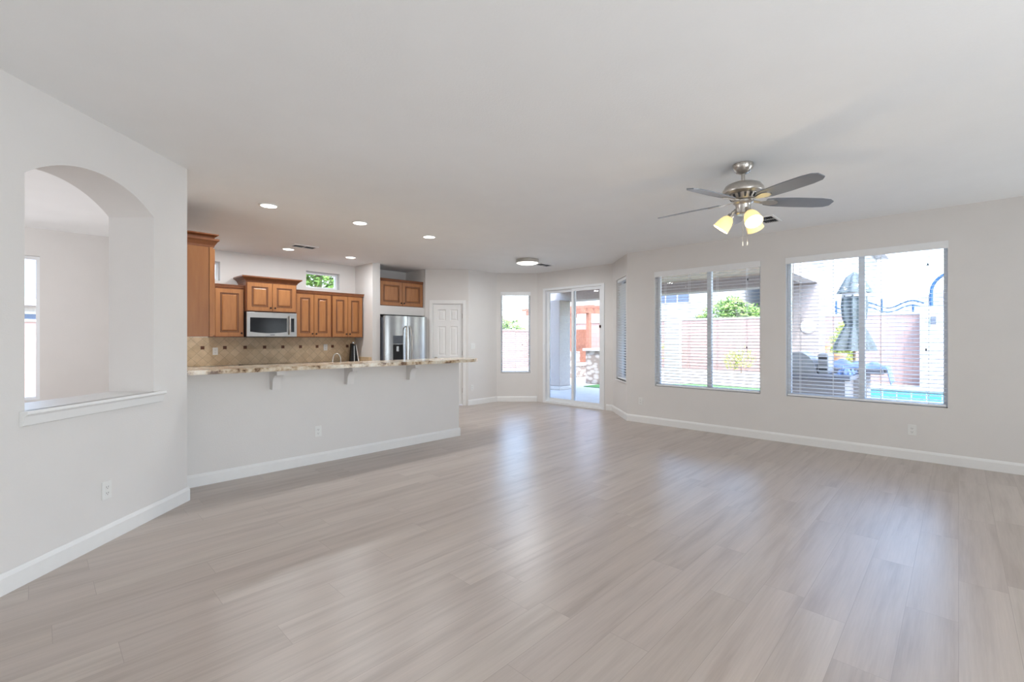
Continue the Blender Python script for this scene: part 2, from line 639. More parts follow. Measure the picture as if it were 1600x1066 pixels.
# left diagonal wall with arched opening. local x along (1,1)/sqrt2 from P0, local y towards nook
P0 = Vector((-2.8, 0.906, 0))
EL = (0.865 - P0.x) / S2


def u_of(X):
    return (X - P0.x) / S2


u0, u1 = u_of(-0.045), u_of(0.608)
T = 0.33
zs_, za = 2.245, 2.408
sill_z = 0.925
bm = bmesh.new()


def quad(pts):
    bm.faces.new([bm.verts.new(p) for p in pts])


def panel(xa, xb, za0, zb0):
    quad([(xa, 0, za0), (xb, 0, za0), (xb, 0, zb0), (xa, 0, zb0)])
    quad([(xa, T, za0), (xa, T, zb0), (xb, T, zb0), (xb, T, za0)])


panel(0, u0, 0, H)
panel(u1, EL, 0, H)
panel(u0, u1, 0, sill_z)
cxm, hw = (u0 + u1) / 2, (u1 - u0) / 2
NA = 32
arc = []
rise = za - zs_
Rr = (hw * hw + rise * rise) / (2 * rise)
for k in range(NA + 1):
    x = -hw + 2 * hw * k / NA
    arc.append((cxm + x, zs_ + math.sqrt(Rr * Rr - x * x) - (Rr - rise)))
for (xa, z_a), (xb, z_b) in zip(arc, arc[1:]):
    quad([(xa, 0, z_a), (xb, 0, z_b), (xb, 0, H), (xa, 0, H)])
    quad([(xa, T, z_a), (xa, T, H), (xb, T, H), (xb, T, z_b)])
    quad([(xa, 0, z_a), (xa, T, z_a), (xb, T, z_b), (xb, 0, z_b)])
quad([(u0, 0, sill_z), (u0, T, sill_z), (u0, T, zs_), (u0, 0, zs_)])
quad([(u1, 0, sill_z), (u1, 0, zs_), (u1, T, zs_), (u1, T, sill_z)])
quad([(u0, 0, sill_z), (u1, 0, sill_z), (u1, T, sill_z), (u0, T, sill_z)])
quad([(EL, 0, 0), (EL, T, 0), (EL, T, H), (EL, 0, H)])
quad([(0, 0, 0), (0, 0, H), (0, T, H), (0, T, 0)])
bmesh.ops.remove_doubles(bm, verts=bm.verts, dist=1e-4)
bmesh.ops.recalc_face_normals(bm, faces=bm.faces)
me = bpy.data.meshes.new('wall_left')
bm.to_mesh(me)
bm.free()
me.materials.append(wall_m)
o = bpy.data.objects.new('wall_left', me)
C.objects.link(o)
o.location = P0
o.rotation_euler = (0, 0, R(45))
struct(o)
# sill board of the arched opening
mb = MB()
mb.box(u0, u1, -0.02, T - 0.002, sill_z, sill_z + 0.018)
mb.prism([(u0 - 0.03, -0.002, sill_z + 0.018), (u0 - 0.03, -0.045, sill_z + 0.018), (u0 - 0.03, -0.048, sill_z + 0.002), (u0 - 0.03, -0.030, sill_z - 0.012), (u0 - 0.03, -0.022, sill_z - 0.060), (u0 - 0.03, -0.002, sill_z - 0.066)], (u1 - u0 + 0.10, 0, 0))
o = mb.build('trim_1', trim_m)
o.location = P0
o.rotation_euler = (0, 0, R(45))
struct(o)

# half wall of the bar
BX1 = 4.06
struct(MB().box(0.865, BX1, 4.955, 5.075, 0, 1.03).build('wall_bar', wall_m))


# ------------------------------------------------------------------ baseboards
def baseboard(name, p, q, ext0=0.0, ext1=0.0):
    """p->q with the room on the right-hand side"""
    p, q = Vector((*p, 0)), Vector((*q, 0))
    d = (q - p).normalized()
    n = Vector((d.y, -d.x, 0))
    p = p - d * ext0
    q = q + d * ext1
    prof = [(0.0005, 0.0), (0.015, 0.0), (0.015, 0.088), (0.009, 0.105), (0.005, 0.112), (0.0005, 0.112)]
    o = MB().prism([p + n * a + Vector((0, 0, z + 0.0005)) for a, z in prof], q - p).build(name, trim_m)
    return struct(o)


E15 = 0.015 * math.tan(R(22.5))
baseboard('baseboard_left', (-2.8, 0.906), (0.865, 4.571), 0, 0.014)
baseboard('baseboard_bar', (0.868, 4.955), (BX1, 4.955), 0, 0.015)
baseboard('baseboard_bar_end', (BX1, 4.955), (BX1, 5.075), 0, 0)
baseboard('baseboard_white', (6.045, 7.08), (6.84, 7.08), 0.015, -E15)
baseboard('baseboard_bay_left', (6.84, 7.08), (7.45, 6.47), -E15, -E15)
baseboard('baseboard_door_right', (7.45, 4.75), (7.45, 4.615), 0, -E15)
baseboard('baseboard_bay_right', (7.45, 4.615), (6.735, 3.9), -E15, 0.006)
baseboard('baseboard_right', (6.735, 3.9), (6.735, -3.6), 0.006, 0)
baseboard('baseboard_pantry', (5.9725 + 0.065, 7.0875 + 0.0), (6.045, 7.08), 0, 0)
baseboard('baseboard_back', (-3.6, 8.39), (0.745, 8.39))


# ------------------------------------------------------------------ windows and blinds
def window(name, W, Z0, Z1, loc, rot, mullion=None, T=0.2):
    """local x 0..W, y outwards from the inner wall face"""
    hh = Z1 - Z0
    root = thing(name, None, None, (*loc, Z0), rot, kind='structure')
    ya, yb = T * 0.5, T * 0.5 + 0.06
    f = 0.035
    mb = MB()
    mb.box(0, f, ya, yb, 0, hh).box(W - f, W, ya, yb, 0, hh).box(f, W - f, ya, yb, 0, f).box(f, W - f, ya, yb, hh - f, hh)
    mb.build('frame', vinyl_m, root)
    if mullion:
        MB().box(mullion - 0.03, mullion + 0.03, ya - 0.005, yb, f, hh - f).build('mullion', vinyl_m, root)
        MB().box(f, mullion - 0.03, ya + 0.025, ya + 0.031, f, hh - f).build('pane', glass_m, root)
        MB().box(mullion + 0.03, W - f, ya + 0.025, ya + 0.031, f, hh - f).build('pane', glass_m, root)
    else:
        MB().box(f, W - f, ya + 0.025, ya + 0.031, f, hh - f).build('pane', glass_m, root)
    return root


def blind(name, label, W, Z0, Z1, loc, rot, tilt=6.0, group='white blinds at the windows', wand=0.08, ladders=None, y=0.045, valance=True):
    hh = Z1 - Z0
    root = thing(name, label, 'blind', (*loc, Z0), rot, group=group)
    g = 0.012
    mb = MB()
    if valance:
        mb.box(-0.004, W + 0.004, -0.012, 0.0, hh - 0.085, hh - 0.002, 0.003)
    MB().box(g, W - g, y - 0.025, y + 0.03, hh - 0.05, hh - 0.004).build('headrail', slat_m, root)
    if valance:
        mb.build('valance', slat_m, root)
    else:
        mb.bm.free()
    pitch = 0.0445
    n = int((hh - 0.12) / pitch)
    mb = MB()
    t = math.tan(R(tilt))
    for k in range(n):
        z = 0.045 + pitch * (k + 0.6)
        d = 0.0245
        pts = [(g, y - d, z - d * t), (g, y, z + 0.003), (g, y + d, z + d * t), (g, y + d, z + d * t + 0.0028), (g, y, z + 0.0058), (g, y - d, z - d * t + 0.0028)]
        mb.prism(pts, (W - 2 * g, 0, 0))
    mb.build('slats', slat_m, root)
    MB().box(g, W - g, y - 0.025, y + 0.025, 0.008, 0.03, 0.003).build('bottom_rail', slat_m, root)
    for s in (ladders or (0.12, 0.5, 0.88)):
        mb = MB()
        for yy in (y - 0.0265, y + 0.0265):
            mb.box(W * s - 0.002, W * s + 0.002, yy - 0.0007, yy + 0.0007, 0.02, hh - 0.05)
        mb.build('ladder_cord', slat_m, root)
    if wand:
        MB().tube([(wand, y - 0.036, hh - 0.06), (wand, y - 0.036, hh * 0.52)], 0.0045, 8).build('tilt_wand', slat_m, root)
        for xx, zz in ((W - 0.16, hh * 0.86), (W - 0.172, hh * 0.34)):
            pc = MB().tube([(xx, y - 0.036, hh - 0.06), (xx, y - 0.036, zz + 0.03)], 0.0013, 6).build('pull_cord', slat_m, root)
            MB().lathe([(0.003, 0.03), (0.009, 0.005), (0.009, 0.0)], (xx, y - 0.036, zz), 10).build('cord_tassel', blackpl_m, pc)
    return root


W1 = 3.416 - 1.903
W2 = 1.601 - 0.082
window('window_1', W1, WZ0, WZ1, (6.735, 3.416), ROT_R, W1 * 0.53)
window('window_2', W2, WZ0, WZ1, (6.735, 1.601), ROT_R, W2 * 0.51)
blind('window_blind', 'white slatted blind in the window showing the green tree over the pink wall', W1, WZ0, WZ1, (6.735, 3.416), ROT_R, ladders=(0.1, 0.35, 0.62, 0.88))
blind('window_blind', 'white slatted blind in the window nearest the camera, showing the closed umbrella', W2, WZ0, WZ1, (6.735, 1.601), ROT_R, ladders=(0.1, 0.33, 0.63, 0.9))
window('window_3', 0.665, 0.63, 2.39, (7.45 - 0.275 * S2, 4.615 - 0.275 * S2), R(-135))
blind('window_blind', 'white slatted blind in the narrow angled window right of the sliding door', 0.665, 0.63, 2.39, (7.45 - 0.275 * S2, 4.615 - 0.275 * S2), R(-135), tilt=-28, wand=None, valance=False)
wl_ = LW - 0.23
window('window_4', wl_, 0.61, 2.346, (6.84 + 0.085 * S2, 7.08 - 0.085 * S2), R(-45))
blind('window_blind', 'white slatted blind in the narrow window left of the sliding door', wl_, 0.61, 2.346, (6.84 + 0.085 * S2, 7.08 - 0.085 * S2), R(-45), wand=0.07)
window('window_5', 0.75, 0.56, 2.39, (-0.72, 8.39), 0)
window('window_6', 0.62, 2.26, 2.56, (-3.6 + 5.0, 8.39), 0)
window('window_7', 0.62, 2.26, 2.56, (-3.6 + 6.96, 8.39), 0)
# sill boards under the two narrow bay windows
struct(MB().box(0.26, 0.955, -0.02, 0.08, 0.605, 0.63).xform(Matrix.Translation((7.45, 4.615, 0)) @ Matrix.Rotation(R(-135), 4, 'Z')).build('trim_2', trim_m))

# ------------------------------------------------------------------ sliding patio door
DW = 6.28 - 4.813
root = thing('door_1', None, None, (7.45, 6.28, 0), ROT_R, kind='structure')
mb = MB()
f = 0.045
mb.box(-0.02, f, -0.015, 0.12, 0, 2.395).box(DW - f, DW + 0.02, -0.015, 0.12, 0, 2.395).box(f, DW - f, -0.015, 0.12, 2.395 - f, 2.395).box(f, DW - f, -0.015, 0.12, 0, 0.035)
mb.build('frame', vinyl_m, root)


def sash(x0, x1, y0, root):
    mb = MB()
    s = 0.055
    z0, z1 = 0.036, 2.349
    mb.box(x0, x0 + s, y0, y0 + 0.035, z0, z1).box(x1 - s, x1, y0, y0 + 0.035, z0, z1).box(x0 + s, x1 - s, y0, y0 + 0.035, z0, z0 + 0.07).box(x0 + s, x1 - s, y0, y0 + 0.035, z1 - s, z1)
    o = mb.build('sliding_panel', vinyl_m, root)
    MB().box(x0 + s, x1 - s, y0 + 0.014, y0 + 0.020, z0 + 0.07, z1 - s).build('pane', glass_m, o)
    return o


sash(f, DW / 2 + 0.03, 0.06, root)
p2 = sash(DW / 2 - 0.03, DW - f, 0.015, root)
MB().box(DW - f - 0.045, DW - f - 0.01, -0.015, 0.0145, 1.55, 1.60, 0.004).build('latch', bronze_m, root)
MB().box(-0.012, -0.002 + f, -0.028, -0.0155, 1.10, 1.24, 0.003).build('handle', vinyl_m, root)

# ------------------------------------------------------------------ pantry door (six panels)
root = thing('door_2', None, None, (5.435, 7.69, 0), R(-45), kind='structure')
d0, d1, dh = 0.135, 0.76, 2.055
dw = d1 - d0 - 0.03
mb = MB()
mb.box(d0, d0 + 0.015, 0, 0.12, 0, dh).box(d1 - 0.015, d1, 0, 0.12, 0, dh).box(d0 + 0.015, d1 - 0.015, 0, 0.12, dh - 0.015, dh)
mb.build('jamb', trim_m, root)
mb = MB()
cw = 0.062
mb.box(d0 - cw + 0.008, d0 + 0.008, -0.016, 0.0, 0, dh + cw, 0.004).box(d1 - 0.008, d1 + cw - 0.008, -0.016, 0.0, 0, dh + cw, 0.004).box(d0 + 0.008, d1 - 0.008, -0.016, 0.0, dh - 0.008, dh + cw, 0.004)
mb.build('casing', trim_m, root)
x0, x1 = d0 + 0.018, d1 - 0.018
cols = [(x0 + 0.095, x0 + dw / 2 - 0.045), (x0 + dw / 2 + 0.04, x1 - 0.095)]
rows = [(0.20, 0.80), (0.99, 1.58), (1.69, 1.92)]
hl = [(a, b2, c2, d2) for a, b2 in cols for c2, d2 in rows]
o = wall_grid('slab', x1 - x0, dh - 0.03, 0.035, [(a - x0, b2 - x0, c2, d2) for a, b2, c2, d2 in hl], trim_m, (x0, 0.03, 0.012), 0)
o.parent = root
del o['kind']
mb = MB()
for a, b2, c2, d2 in hl:
    bmx = mb.bm
    y_out, y_in, y_mid = 0.030, 0.044, 0.034
    rects = [(0, y_out + 0.001), (0.012, y_in), (0.022, y_in), (0.045, y_mid)]
    prev = None
    for ins, yy in rects:
        ring = [bmx.verts.new(q) for q in ((a + ins, yy, c2 + 0.012 + ins), (b2 - ins, yy, c2 + 0.012 + ins), (b2 - ins, yy, d2 + 0.012 - ins), (a + ins, yy, d2 + 0.012 - ins))]
        if prev:
            for k in range(4):
                bmx.faces.new([prev[k], prev[(k + 1) % 4], ring[(k + 1) % 4], ring[k]])
        prev = ring
    bmx.faces.new(prev)
mb.build('raised_panels', trim_m, root)
for z in (0.30, 1.05, 1.80):
    MB().tube([(d1 - 0.017, 0.022, z - 0.045), (d1 - 0.017, 0.022, z + 0.045)], 0.008, 10).build('hinge', nickel_m, root)
MB().lathe([(0.027, 0), (0.027, 0.006), (0.012, 0.012), (0.012, 0.03), (0.026, 0.04), (0.028, 0.055), (0.018, 0.066), (0.0, 0.067)], (x0 + 0.06, 0.03, 0.95), 20, Matrix.Rotation(R(90), 3, 'X')).build('knob', nickel_m, root, True)

# ------------------------------------------------------------------ bar countertop and corbels
FY = 4.62
pts = [(0.872, FY), (3.95, FY)]
for k in range(1, 11):
    a = R(-90 + 9 * k)
    pts.append((3.95 + 0.35 * math.cos(a), FY + 0.35 + 0.35 * math.sin(a)))
pts += [(4.30, 5.12), (4.24, 5.20), (0.872, 5.20)]
o = MB().prism([(x, y, 1.0305) for x, y in pts], (0, 0, 0.038))
bmesh.ops.bevel(o.bm, geom=[e for e in o.bm.edges if abs(e.verts[0].co.z - e.verts[1].co.z) < 1e-5], offset=0.008, segments=2, affect='EDGES')
tag(o.build('bar_countertop', granite_m), 'speckled beige granite bar top resting on the half wall', 'countertop')


def corbel_proto():
    root = thing('corbel', 'x', 'corbel', (0, 0, 0), 0, group='white corbels under the bar top')
    prof = [(0.0, 0.185), (-0.20, 0.185), (-0.20, 0.150)]
    for k in range(9):
        a = R(90 * k / 8)
        prof.append((-0.185 + 0.10 * math.sin(a), 0.150 - 0.09 * (1 - math.cos(a))))
    prof += [(-0.075, 0.0), (0.0, 0.0)]
    MB().prism([(-0.04, y, z) for y, z in prof], (0.08, 0, 0)).build('bracket', wall_m, root)
    MB().box(-0.055, 0.055, -0.215, 0.0, 0.1855, 0.1985).build('top_plate', wall_m, root)
    return root


cb = corbel_proto()
cb.location = (1.665, 4.9545, 0.8315)
cb['label'] = 'white corbel under the bar top closest to the arched wall'
dup(cb, (2.444, 4.9545, 0.8315), 0, 'middle white corbel under the bar top')
dup(cb, (3.254, 4.9545, 0.8315), 0, 'white corbel under the bar top, nearest its free end')


# ------------------------------------------------------------------ outlets and switches
def outlet(loc, rot, label, kind='outlet', group='white wall outlets'):
    root = thing('wall_outlet' if kind == 'outlet' else 'light_switch', label, 'outlet' if kind == 'outlet' else 'light switch', loc, rot, group=group)
    w = 0.036 if kind == 'outlet' else 0.058
    MB().box(-w, w, -0.006, -0.0005, -0.058, 0.058, 0.002).build('cover_plate', plate_m, root)
    if kind == 'outlet':
        for z in (-0.02, 0.02):
            rc = MB().box(-0.017, 0.017, -0.0085, -0.0062, z - 0.014, z + 0.014, 0.001).build('receptacle', plate_m, root)
            mb = MB()
            for x in (-0.007, 0.007):
                mb.box(x - 0.0012, x + 0.0012, -0.0092, -0.0086, z - 0.003, z + 0.006)
            mb.lathe([(0.0025, 0), (0.0025, 0.0006)], (0, -0.0086, z - 0.009), 8, Matrix.Rotation(R(90), 3, 'X'))
            mb.build('slots', dark_m, rc)
    else:
        for x in (-0.023, 0.023):
            MB().box(x - 0.016, x + 0.016, -0.009, -0.0062, -0.033, 0.033, 0.001).build('rocker', plate_m, root)
    return root


outlet((0.319 + 0.0, 4.025, 0.342), R(45), 'white outlet low on the wall below the arched opening')
outlet((2.111, 4.955, 0.342), 0, 'white outlet low on the half wall under the bar top')
outlet((6.735, 3.657, 0.341), ROT_R, 'white outlet on the window wall near its corner with the bay')
outlet((6.735, 0.369, 0.33), ROT_R, 'white outlet below the window with the umbrella view')
outlet((1.952, 8.378, 1.144), 0, 'white outlet on the backsplash left of the microwave')
outlet((3.705, 8.378, 1.182), 0, 'white outlet on the backsplash above the curved faucet')
outlet((6.16, 7.08, 1.19), 0, 'white double light switch on the wall right of the pantry door', 'switch', None)
outlet((6.14, 7.08, 0.35), 0, 'white outlet low on the wall right of the pantry door')

# ------------------------------------------------------------------ backsplash
mb = MB().box(0.87, 4.29, 8.378, 8.389, 0.915, 1.364)
tag(mb.build('tile_backsplash', tile_m), 'tan stone tile backsplash set on the diagonal behind the kitchen counter', 'backsplash')
acc = tag(MB().box(-0.025, 0.025, -0.004, 0.0, -0.025, 0.025, 0.001).build('accent_tile', glaze_m), 'small dark square accent tile in the backsplash row', 'tile', 'dark accent tiles in the backsplash')
acc.location = (0.87 + 0.02, 8.3775, 1.2)
xs = [1.19, 1.49, 1.782, 2.084, 2.374, 2.668, 2.960, 3.256, 3.551, 3.838, 4.126]
marks = ['hidden', 'hidden', 'leftmost small dark accent tile in the backsplash', 'dark accent tile right of the backsplash outlet under the single-door cabinet',
         'dark accent tile under the left edge of the microwave', 'dark accent tile under the left half of the microwave', 'dark accent tile under the right half of the microwave',
         'dark accent tile just right of the microwave', 'dark accent tile under the first double-door cabinet', 'dark accent tile above the faucet, left of the last one', 'rightmost dark accent tile beside the black knife block']
first = True
for x, lb in list(zip(xs, marks))[2:]:
    o = acc if first else acc.copy()
    if not first:
        C.objects.link(o)
    first = False
    o.location = (x, 8.3775, 1.20)
    o['label'] = lb
tag(MB().box(4.275, 4.2945, 7.76, 8.376, 0.912, 1.0, 0.002).build('side_splash', tile_m), 'low tan splash board against the column beside the counter', 'splash board')


# ------------------------------------------------------------------ cabinets
def cab_door(root, x0, x1, z0, z1, yf, knob_side, knob_low=True):
    """raised panel door whose front is at y = yf (front towards -y)"""
    th = 0.02
    st = 0.062
    o = wall_grid('door', x1 - x0, z1 - z0, th, [(st, x1 - x0 - st, st, z1 - z0 - st)], wood_m, (x0, yf, z0), 0)
    o.parent = root
    del o['kind']
    mb = MB()
    bmx = mb.bm
    a, b2, c2, d2 = st, x1 - x0 - st, st, z1 - z0 - st
    prev = None
    for ins, yy in ((0.0, 0.003), (0.010, 0.012), (0.020, 0.013), (0.040, 0.004)):
        ring = [bmx.verts.new(q) for q in ((a + ins, yy, c2 + ins), (b2 - ins, yy, c2 + ins), (b2 - ins, yy, d2 - ins), (a + ins, yy, d2 - ins))]
        if prev:
            for k in range(4):
                bmx.faces.new([prev[k], prev[(k + 1) % 4], ring[(k + 1) % 4], ring[k]])
        prev = ring
    bmx.faces.new(prev)
    mb.build('panel', wood_m, o)
    # dark glaze bead round the panel
    mb = MB()
    g = 0.009
    mb.box(a, b2, 0.001, 0.004, c2, c2 + g).box(a, b2, 0.001, 0.004, d2 - g, d2).box(a, a + g, 0.001, 0.004, c2 + g, d2 - g).box(b2 - g, b2, 0.001, 0.004, c2 + g, d2 - g)
    a2, b3, c3, d3 = a + 0.018, b2 - 0.018, c2 + 0.018, d2 - 0.018
    mb.box(a2, b3, 0.010, 0.0135, c3, c3 + g).box(a2, b3, 0.010, 0.0135, d3 - g, d3).box(a2, a2 + g, 0.010, 0.0135, c3 + g, d3 - g).box(b3 - g, b3, 0.010, 0.0135, c3 + g, d3 - g)
    mb.build('glaze_line', glaze_m, o)
    if knob_side is not None:
        kx = 0.03 if knob_side == 'l' else (x1 - x0 - 0.03)
        kz = 0.05 if knob_low else z1 - z0 - 0.05
        MB().lathe([(0.006, 0), (0.006, 0.012), (0.014, 0.018), (0.015, 0.026), (0.0, 0.03)], (kx, -0.0005, kz), 14, Matrix.Rotation(R(90), 3, 'X')).build('knob', bronze_m, o, True)
    return o


def crown(mb, x0, x1, yf, yb, z0, h=0.075, proj_=0.05, left=True, right=True):
    prof = [(0.0, 0.0), (0.010, 0.0), (0.016, 0.02), (proj_ * 0.7, h * 0.62), (proj_, h * 0.78), (proj_, h), (0.0, h)]
    bmx = mb.bm
    rings = []
    for a, z in prof:
        l = x0 - (a if left else 0)
        r_ = x1 + (a if right else 0)
        rings.append([bmx.verts.new(q) for q in ((l, yb, z0 + z), (l, yf - a, z0 + z), (r_, yf - a, z0 + z), (r_, yb, z0 + z))])
    for p, q in zip(rings, rings[1:]):
        for k in range(3):
            bmx.faces.new([p[k], p[k + 1], q[k + 1], q[k]])
    bmx.faces.new([r[0] for r in rings])
    bmx.faces.new([r[3] for r in rings][::-1])


def wall_cabinet(label, x0, x1, yf, yb, z0, z1, ndoors, crown_h=0.07, crown_p=0.045, left=True, right=True, knob='mid'):
    root = thing('wall_cabinet', label, 'cabinet', (x0, yf, z0), 0, group='brown kitchen wall cabinets')
    W, D, HH = x1 - x0, yb - yf, z1 - z0
    MB().box(0, W, 0.0, D, 0, HH).build('body', wood_frame_m, root)
    mb = MB()
    crown(mb, 0, W, 0, D, HH, crown_h, crown_p, left, right)
    mb.build('crown_molding', wood_frame_m, root)
    gap = 0.012
    dwid = (W - gap * 2 - 0.03 * (ndoors // 2 - 1 if ndoors > 2 else 0)) / ndoors
    x = gap
    for k in range(ndoors):
        side = 'r' if k % 2 == 0 else 'l'
        if ndoors == 1:
            side = 'l' if knob == 'l' else 'r'
        cab_door(root, x + 0.003, x + dwid - 0.003, 0.012, HH - 0.012, -0.0205, side)
        x += dwid
        if k % 2 == 1:
            x += 0.03
    return root


wall_cabinet('brown single-door wall cabinet left of the microwave', 1.86, 2.268, 8.06, 8.385, 1.365, 2.12, 1, 0.055, 0.025, False, False)
wall_cabinet('short brown two-door cabinet directly above the microwave, with wide crown', 2.272, 3.036, 7.98, 8.385, 1.772, 2.24, 2, 0.085, 0.07)
wall_cabinet('tall brown two-door wall cabinet just right of the microwave', 3.042, 3.668, 8.06, 8.385, 1.365, 2.12, 2, 0.055, 0.025, False, False)
wall_cabinet('tall brown two-door wall cabinet in the corner by the column', 3.672, 4.270, 8.06, 8.385, 1.365, 2.12, 2, 0.055, 0.025, False, True)
wall_cabinet('brown two-door cabinet in the niche above the refrigerator', 4.456, 5.431, 7.775, 8.385, 1.967, 2.44, 2, 0.045, 0.02, False, False)

# tall cabinet whose end panel faces the living room
root = thing('wall_cabinet', 'tall brown cabinet with a plain end panel beside the arched wall', 'cabinet', (0.868, 5.6, 1.362), 0, group='brown kitchen wall cabinets')
W, D, HH = 0.415, 1.6, 0.93
MB().box(0, W, 0.0, D, 0, HH).build('body', wood_frame_m, root)
MB().box(0.0, W - 0.034, -0.006, -0.0005, 0.0, HH).build('end_panel', wood_panel_m, root)
MB().box(W - 0.032, W + 0.002, -0.012, -0.0005, 0, HH, 0.002).build('corner_stile', wood_m, root)
MB().box(W - 0.0355, W - 0.0325, -0.0072, -0.0005, 0, HH).build('glaze_line', glaze_m, root)
for k in range(4):
    MB().box(W + 0.003, W + 0.022, 0.01 + k * 0.396, 0.40 + k * 0.396, 0.01, HH - 0.01, 0.003).build('door', wood_m, root)
mb = MB()
crown(mb, 0, W, 0, D, HH, 0.085, 0.05, False, True)
crown(mb, 0, W, 0, D, HH + 0.0855, 0.05, 0.045, False, True)
mb.build('crown_molding', wood_frame_m, root)

# ------------------------------------------------------------------ microwave
mwsteel_m = plain('microwave_steel', (0.40, 0.39, 0.38), 0.34, 1.0, var=0.05, vscale=8)
root = thing('microwave', 'stainless over-range microwave with a dark glass door under the short cabinet', 'microwave', (2.274, 7.965, 1.366), 0)
W, HH = 0.758, 0.40
MB().box(0, W, 0.02, 0.415, 0, HH).build('body', blackpl_m, root)
MB().box(0, W, -0.012, 0.0195, 0.006, HH - 0.004, 0.006).build('front', mwsteel_m, root)
pts = [(0.05, 0.31), (0.60, 0.31), (0.60, 0.085)] + [(0.60 - 0.55 * k / 10, 0.085 - 0.022 * math.sin(math.pi * k / 10)) for k in range(1, 10)] + [(0.05, 0.085)]
MB().prism([(x, -0.0125, z) for x, z in pts], (0, -0.003, 0)).build('door_window', blackglass_m, root)
MB().box(0.665, 0.715, -0.0155, -0.0125, 0.085, 0.31).build('control_panel', blackglass_m, root)
MB().tube([(0.632, -0.012, 0.345), (0.632, -0.04, 0.335), (0.634, -0.052, 0.26), (0.634, -0.052, 0.13), (0.632, -0.04, 0.06), (0.632, -0.012, 0.05)], 0.011, 12).build('handle', nickel_m, root, True)
mb = MB()
for k, wd in enumerate((0.008, 0.008, 0.008, 0.008, 0.008, 0.008)):
    x = 0.345 + k * 0.0115
    mb.box(x, x + wd, -0.0135, -0.0125, 0.030, 0.042)
mb.build('badge', blackpl_m, root)

# ------------------------------------------------------------------ base cabinets and counters (mostly behind the bar)
def base_cabinet(label, x0, x1, yf, yb, nd):
    root = thing('base_cabinet', label, 'cabinet', (x0, yf, 0), 0, group='brown base cabinets along the back wall')
    W, D = x1 - x0, yb - yf
    MB().box(0, W, 0.0, D, 0.10, 0.872).build('body', wood_frame_m, root)
    MB().box(0.0, W, 0.06, D, 0.001, 0.0995).build('toe_kick', blackpl_m, root)
    w = W / nd
    for k in range(nd):
        cab_door(root, k * w + 0.006, (k + 1) * w - 0.006, 0.12, 0.69, -0.0205, 'r' if k % 2 == 0 else 'l', False)
        dr = MB().box(k * w + 0.006, (k + 1) * w - 0.006, -0.02, -0.0005, 0.71, 0.86, 0.004).build('drawer', wood_m, root)
        MB().lathe([(0.006, 0), (0.006, 0.012), (0.014, 0.018), (0.015, 0.026), (0.0, 0.03)], (k * w + w / 2, -0.0205, 0.785), 14, Matrix.Rotation(R(90), 3, 'X')).build('knob', bronze_m, dr, True)
    return root


base_cabinet('brown base cabinet along the back wall left of the range', 0.87, 2.268, 7.79, 8.375, 3)
base_cabinet('brown base cabinet along the back wall right of the range', 3.042, 4.290, 7.79, 8.375, 3)
tag(MB().box(0.868, 2.268, 7.755, 8.376, 0.8725, 0.912, 0.004).build('kitchen_countertop', granite_m), 'granite counter along the back wall left of the range', 'countertop')
tag(MB().box(3.042, 4.290, 7.755, 8.376, 0.8725, 0.912, 0.004).build('kitchen_countertop', granite_m), 'granite counter along the back wall right of the range', 'countertop')
root = thing('range', 'black glass topped range below the microwave, only its top edge showing over the bar', 'range', (2.274, 7.76, 0), 0)
MB().box(0, 0.762, 0, 0.61, 0.001, 0.905, 0.004).build('body', steel_m, root)
MB().box(-0.0, 0.762, -0.02, 0.61, 0.9055, 0.925, 0.003).build('cooktop', blackglass_m, root)
MB().box(0.05, 0.712, -0.012, -0.0005, 0.25, 0.72, 0.003).build('oven_door', blackglass_m, root)
MB().tube([(0.08, -0.05, 0.78), (0.68, -0.05, 0.78)], 0.011, 12).build('handle', nickel_m, root, True)
for k in range(4):
    MB().lathe([(0.02, 0), (0.018, 0.03), (0, 0.031)], (0.12 + 0.17 * k, -0.0005, 0.86), 14, Matrix.Rotation(R(90), 3, 'X')).build('knob', nickel_m, root, True)
# sink run behind the half wall
root = thing('base_cabinet', 'brown sink cabinet run hidden behind the bar half wall', 'cabinet', (0.87, 5.08, 0), 0)
MB().box(0, 3.15, 0.0, 0.56, 0.10, 0.872).build('body', wood_frame_m, root)
MB().box(0, 3.15, 0.0, 0.50, 0.001, 0.0995).build('toe_kick', blackpl_m, root)
tag(MB().box(0.868, 4.04, 5.0765, 5.69, 0.8725, 0.912, 0.004).build('kitchen_countertop', granite_m), 'lower granite counter holding the faucet behind the bar', 'countertop')
root = thing('faucet', 'small curved metal faucet rising behind the bar top', 'faucet', (2.60, 5.45, 0.9125), 0)
MB().lathe([(0.026, 0), (0.026, 0.012), (0.014, 0.02), (0.012, 0.05)], (0, 0, 0), 20).build('base', nickel_m, root, True)
pp = [(0, 0, 0.045), (0, 0, 0.17)]
for k in range(1, 10):
    pp.append((-0.05 + 0.05 * math.cos(R(18 * k)), 0, 0.17 + 0.075 * math.sin(R(18 * k))))
pp.append((-0.105, 0, 0.13))
MB().tube(pp, 0.0065, 10).build('spout', nickel_m, root, True)
MB().tube([(0.02, 0, 0.06), (0.05, 0, 0.12), (0.07, 0, 0.155)], [0.007, 0.006, 0.004], 8).build('handle', nickel_m, root, True)
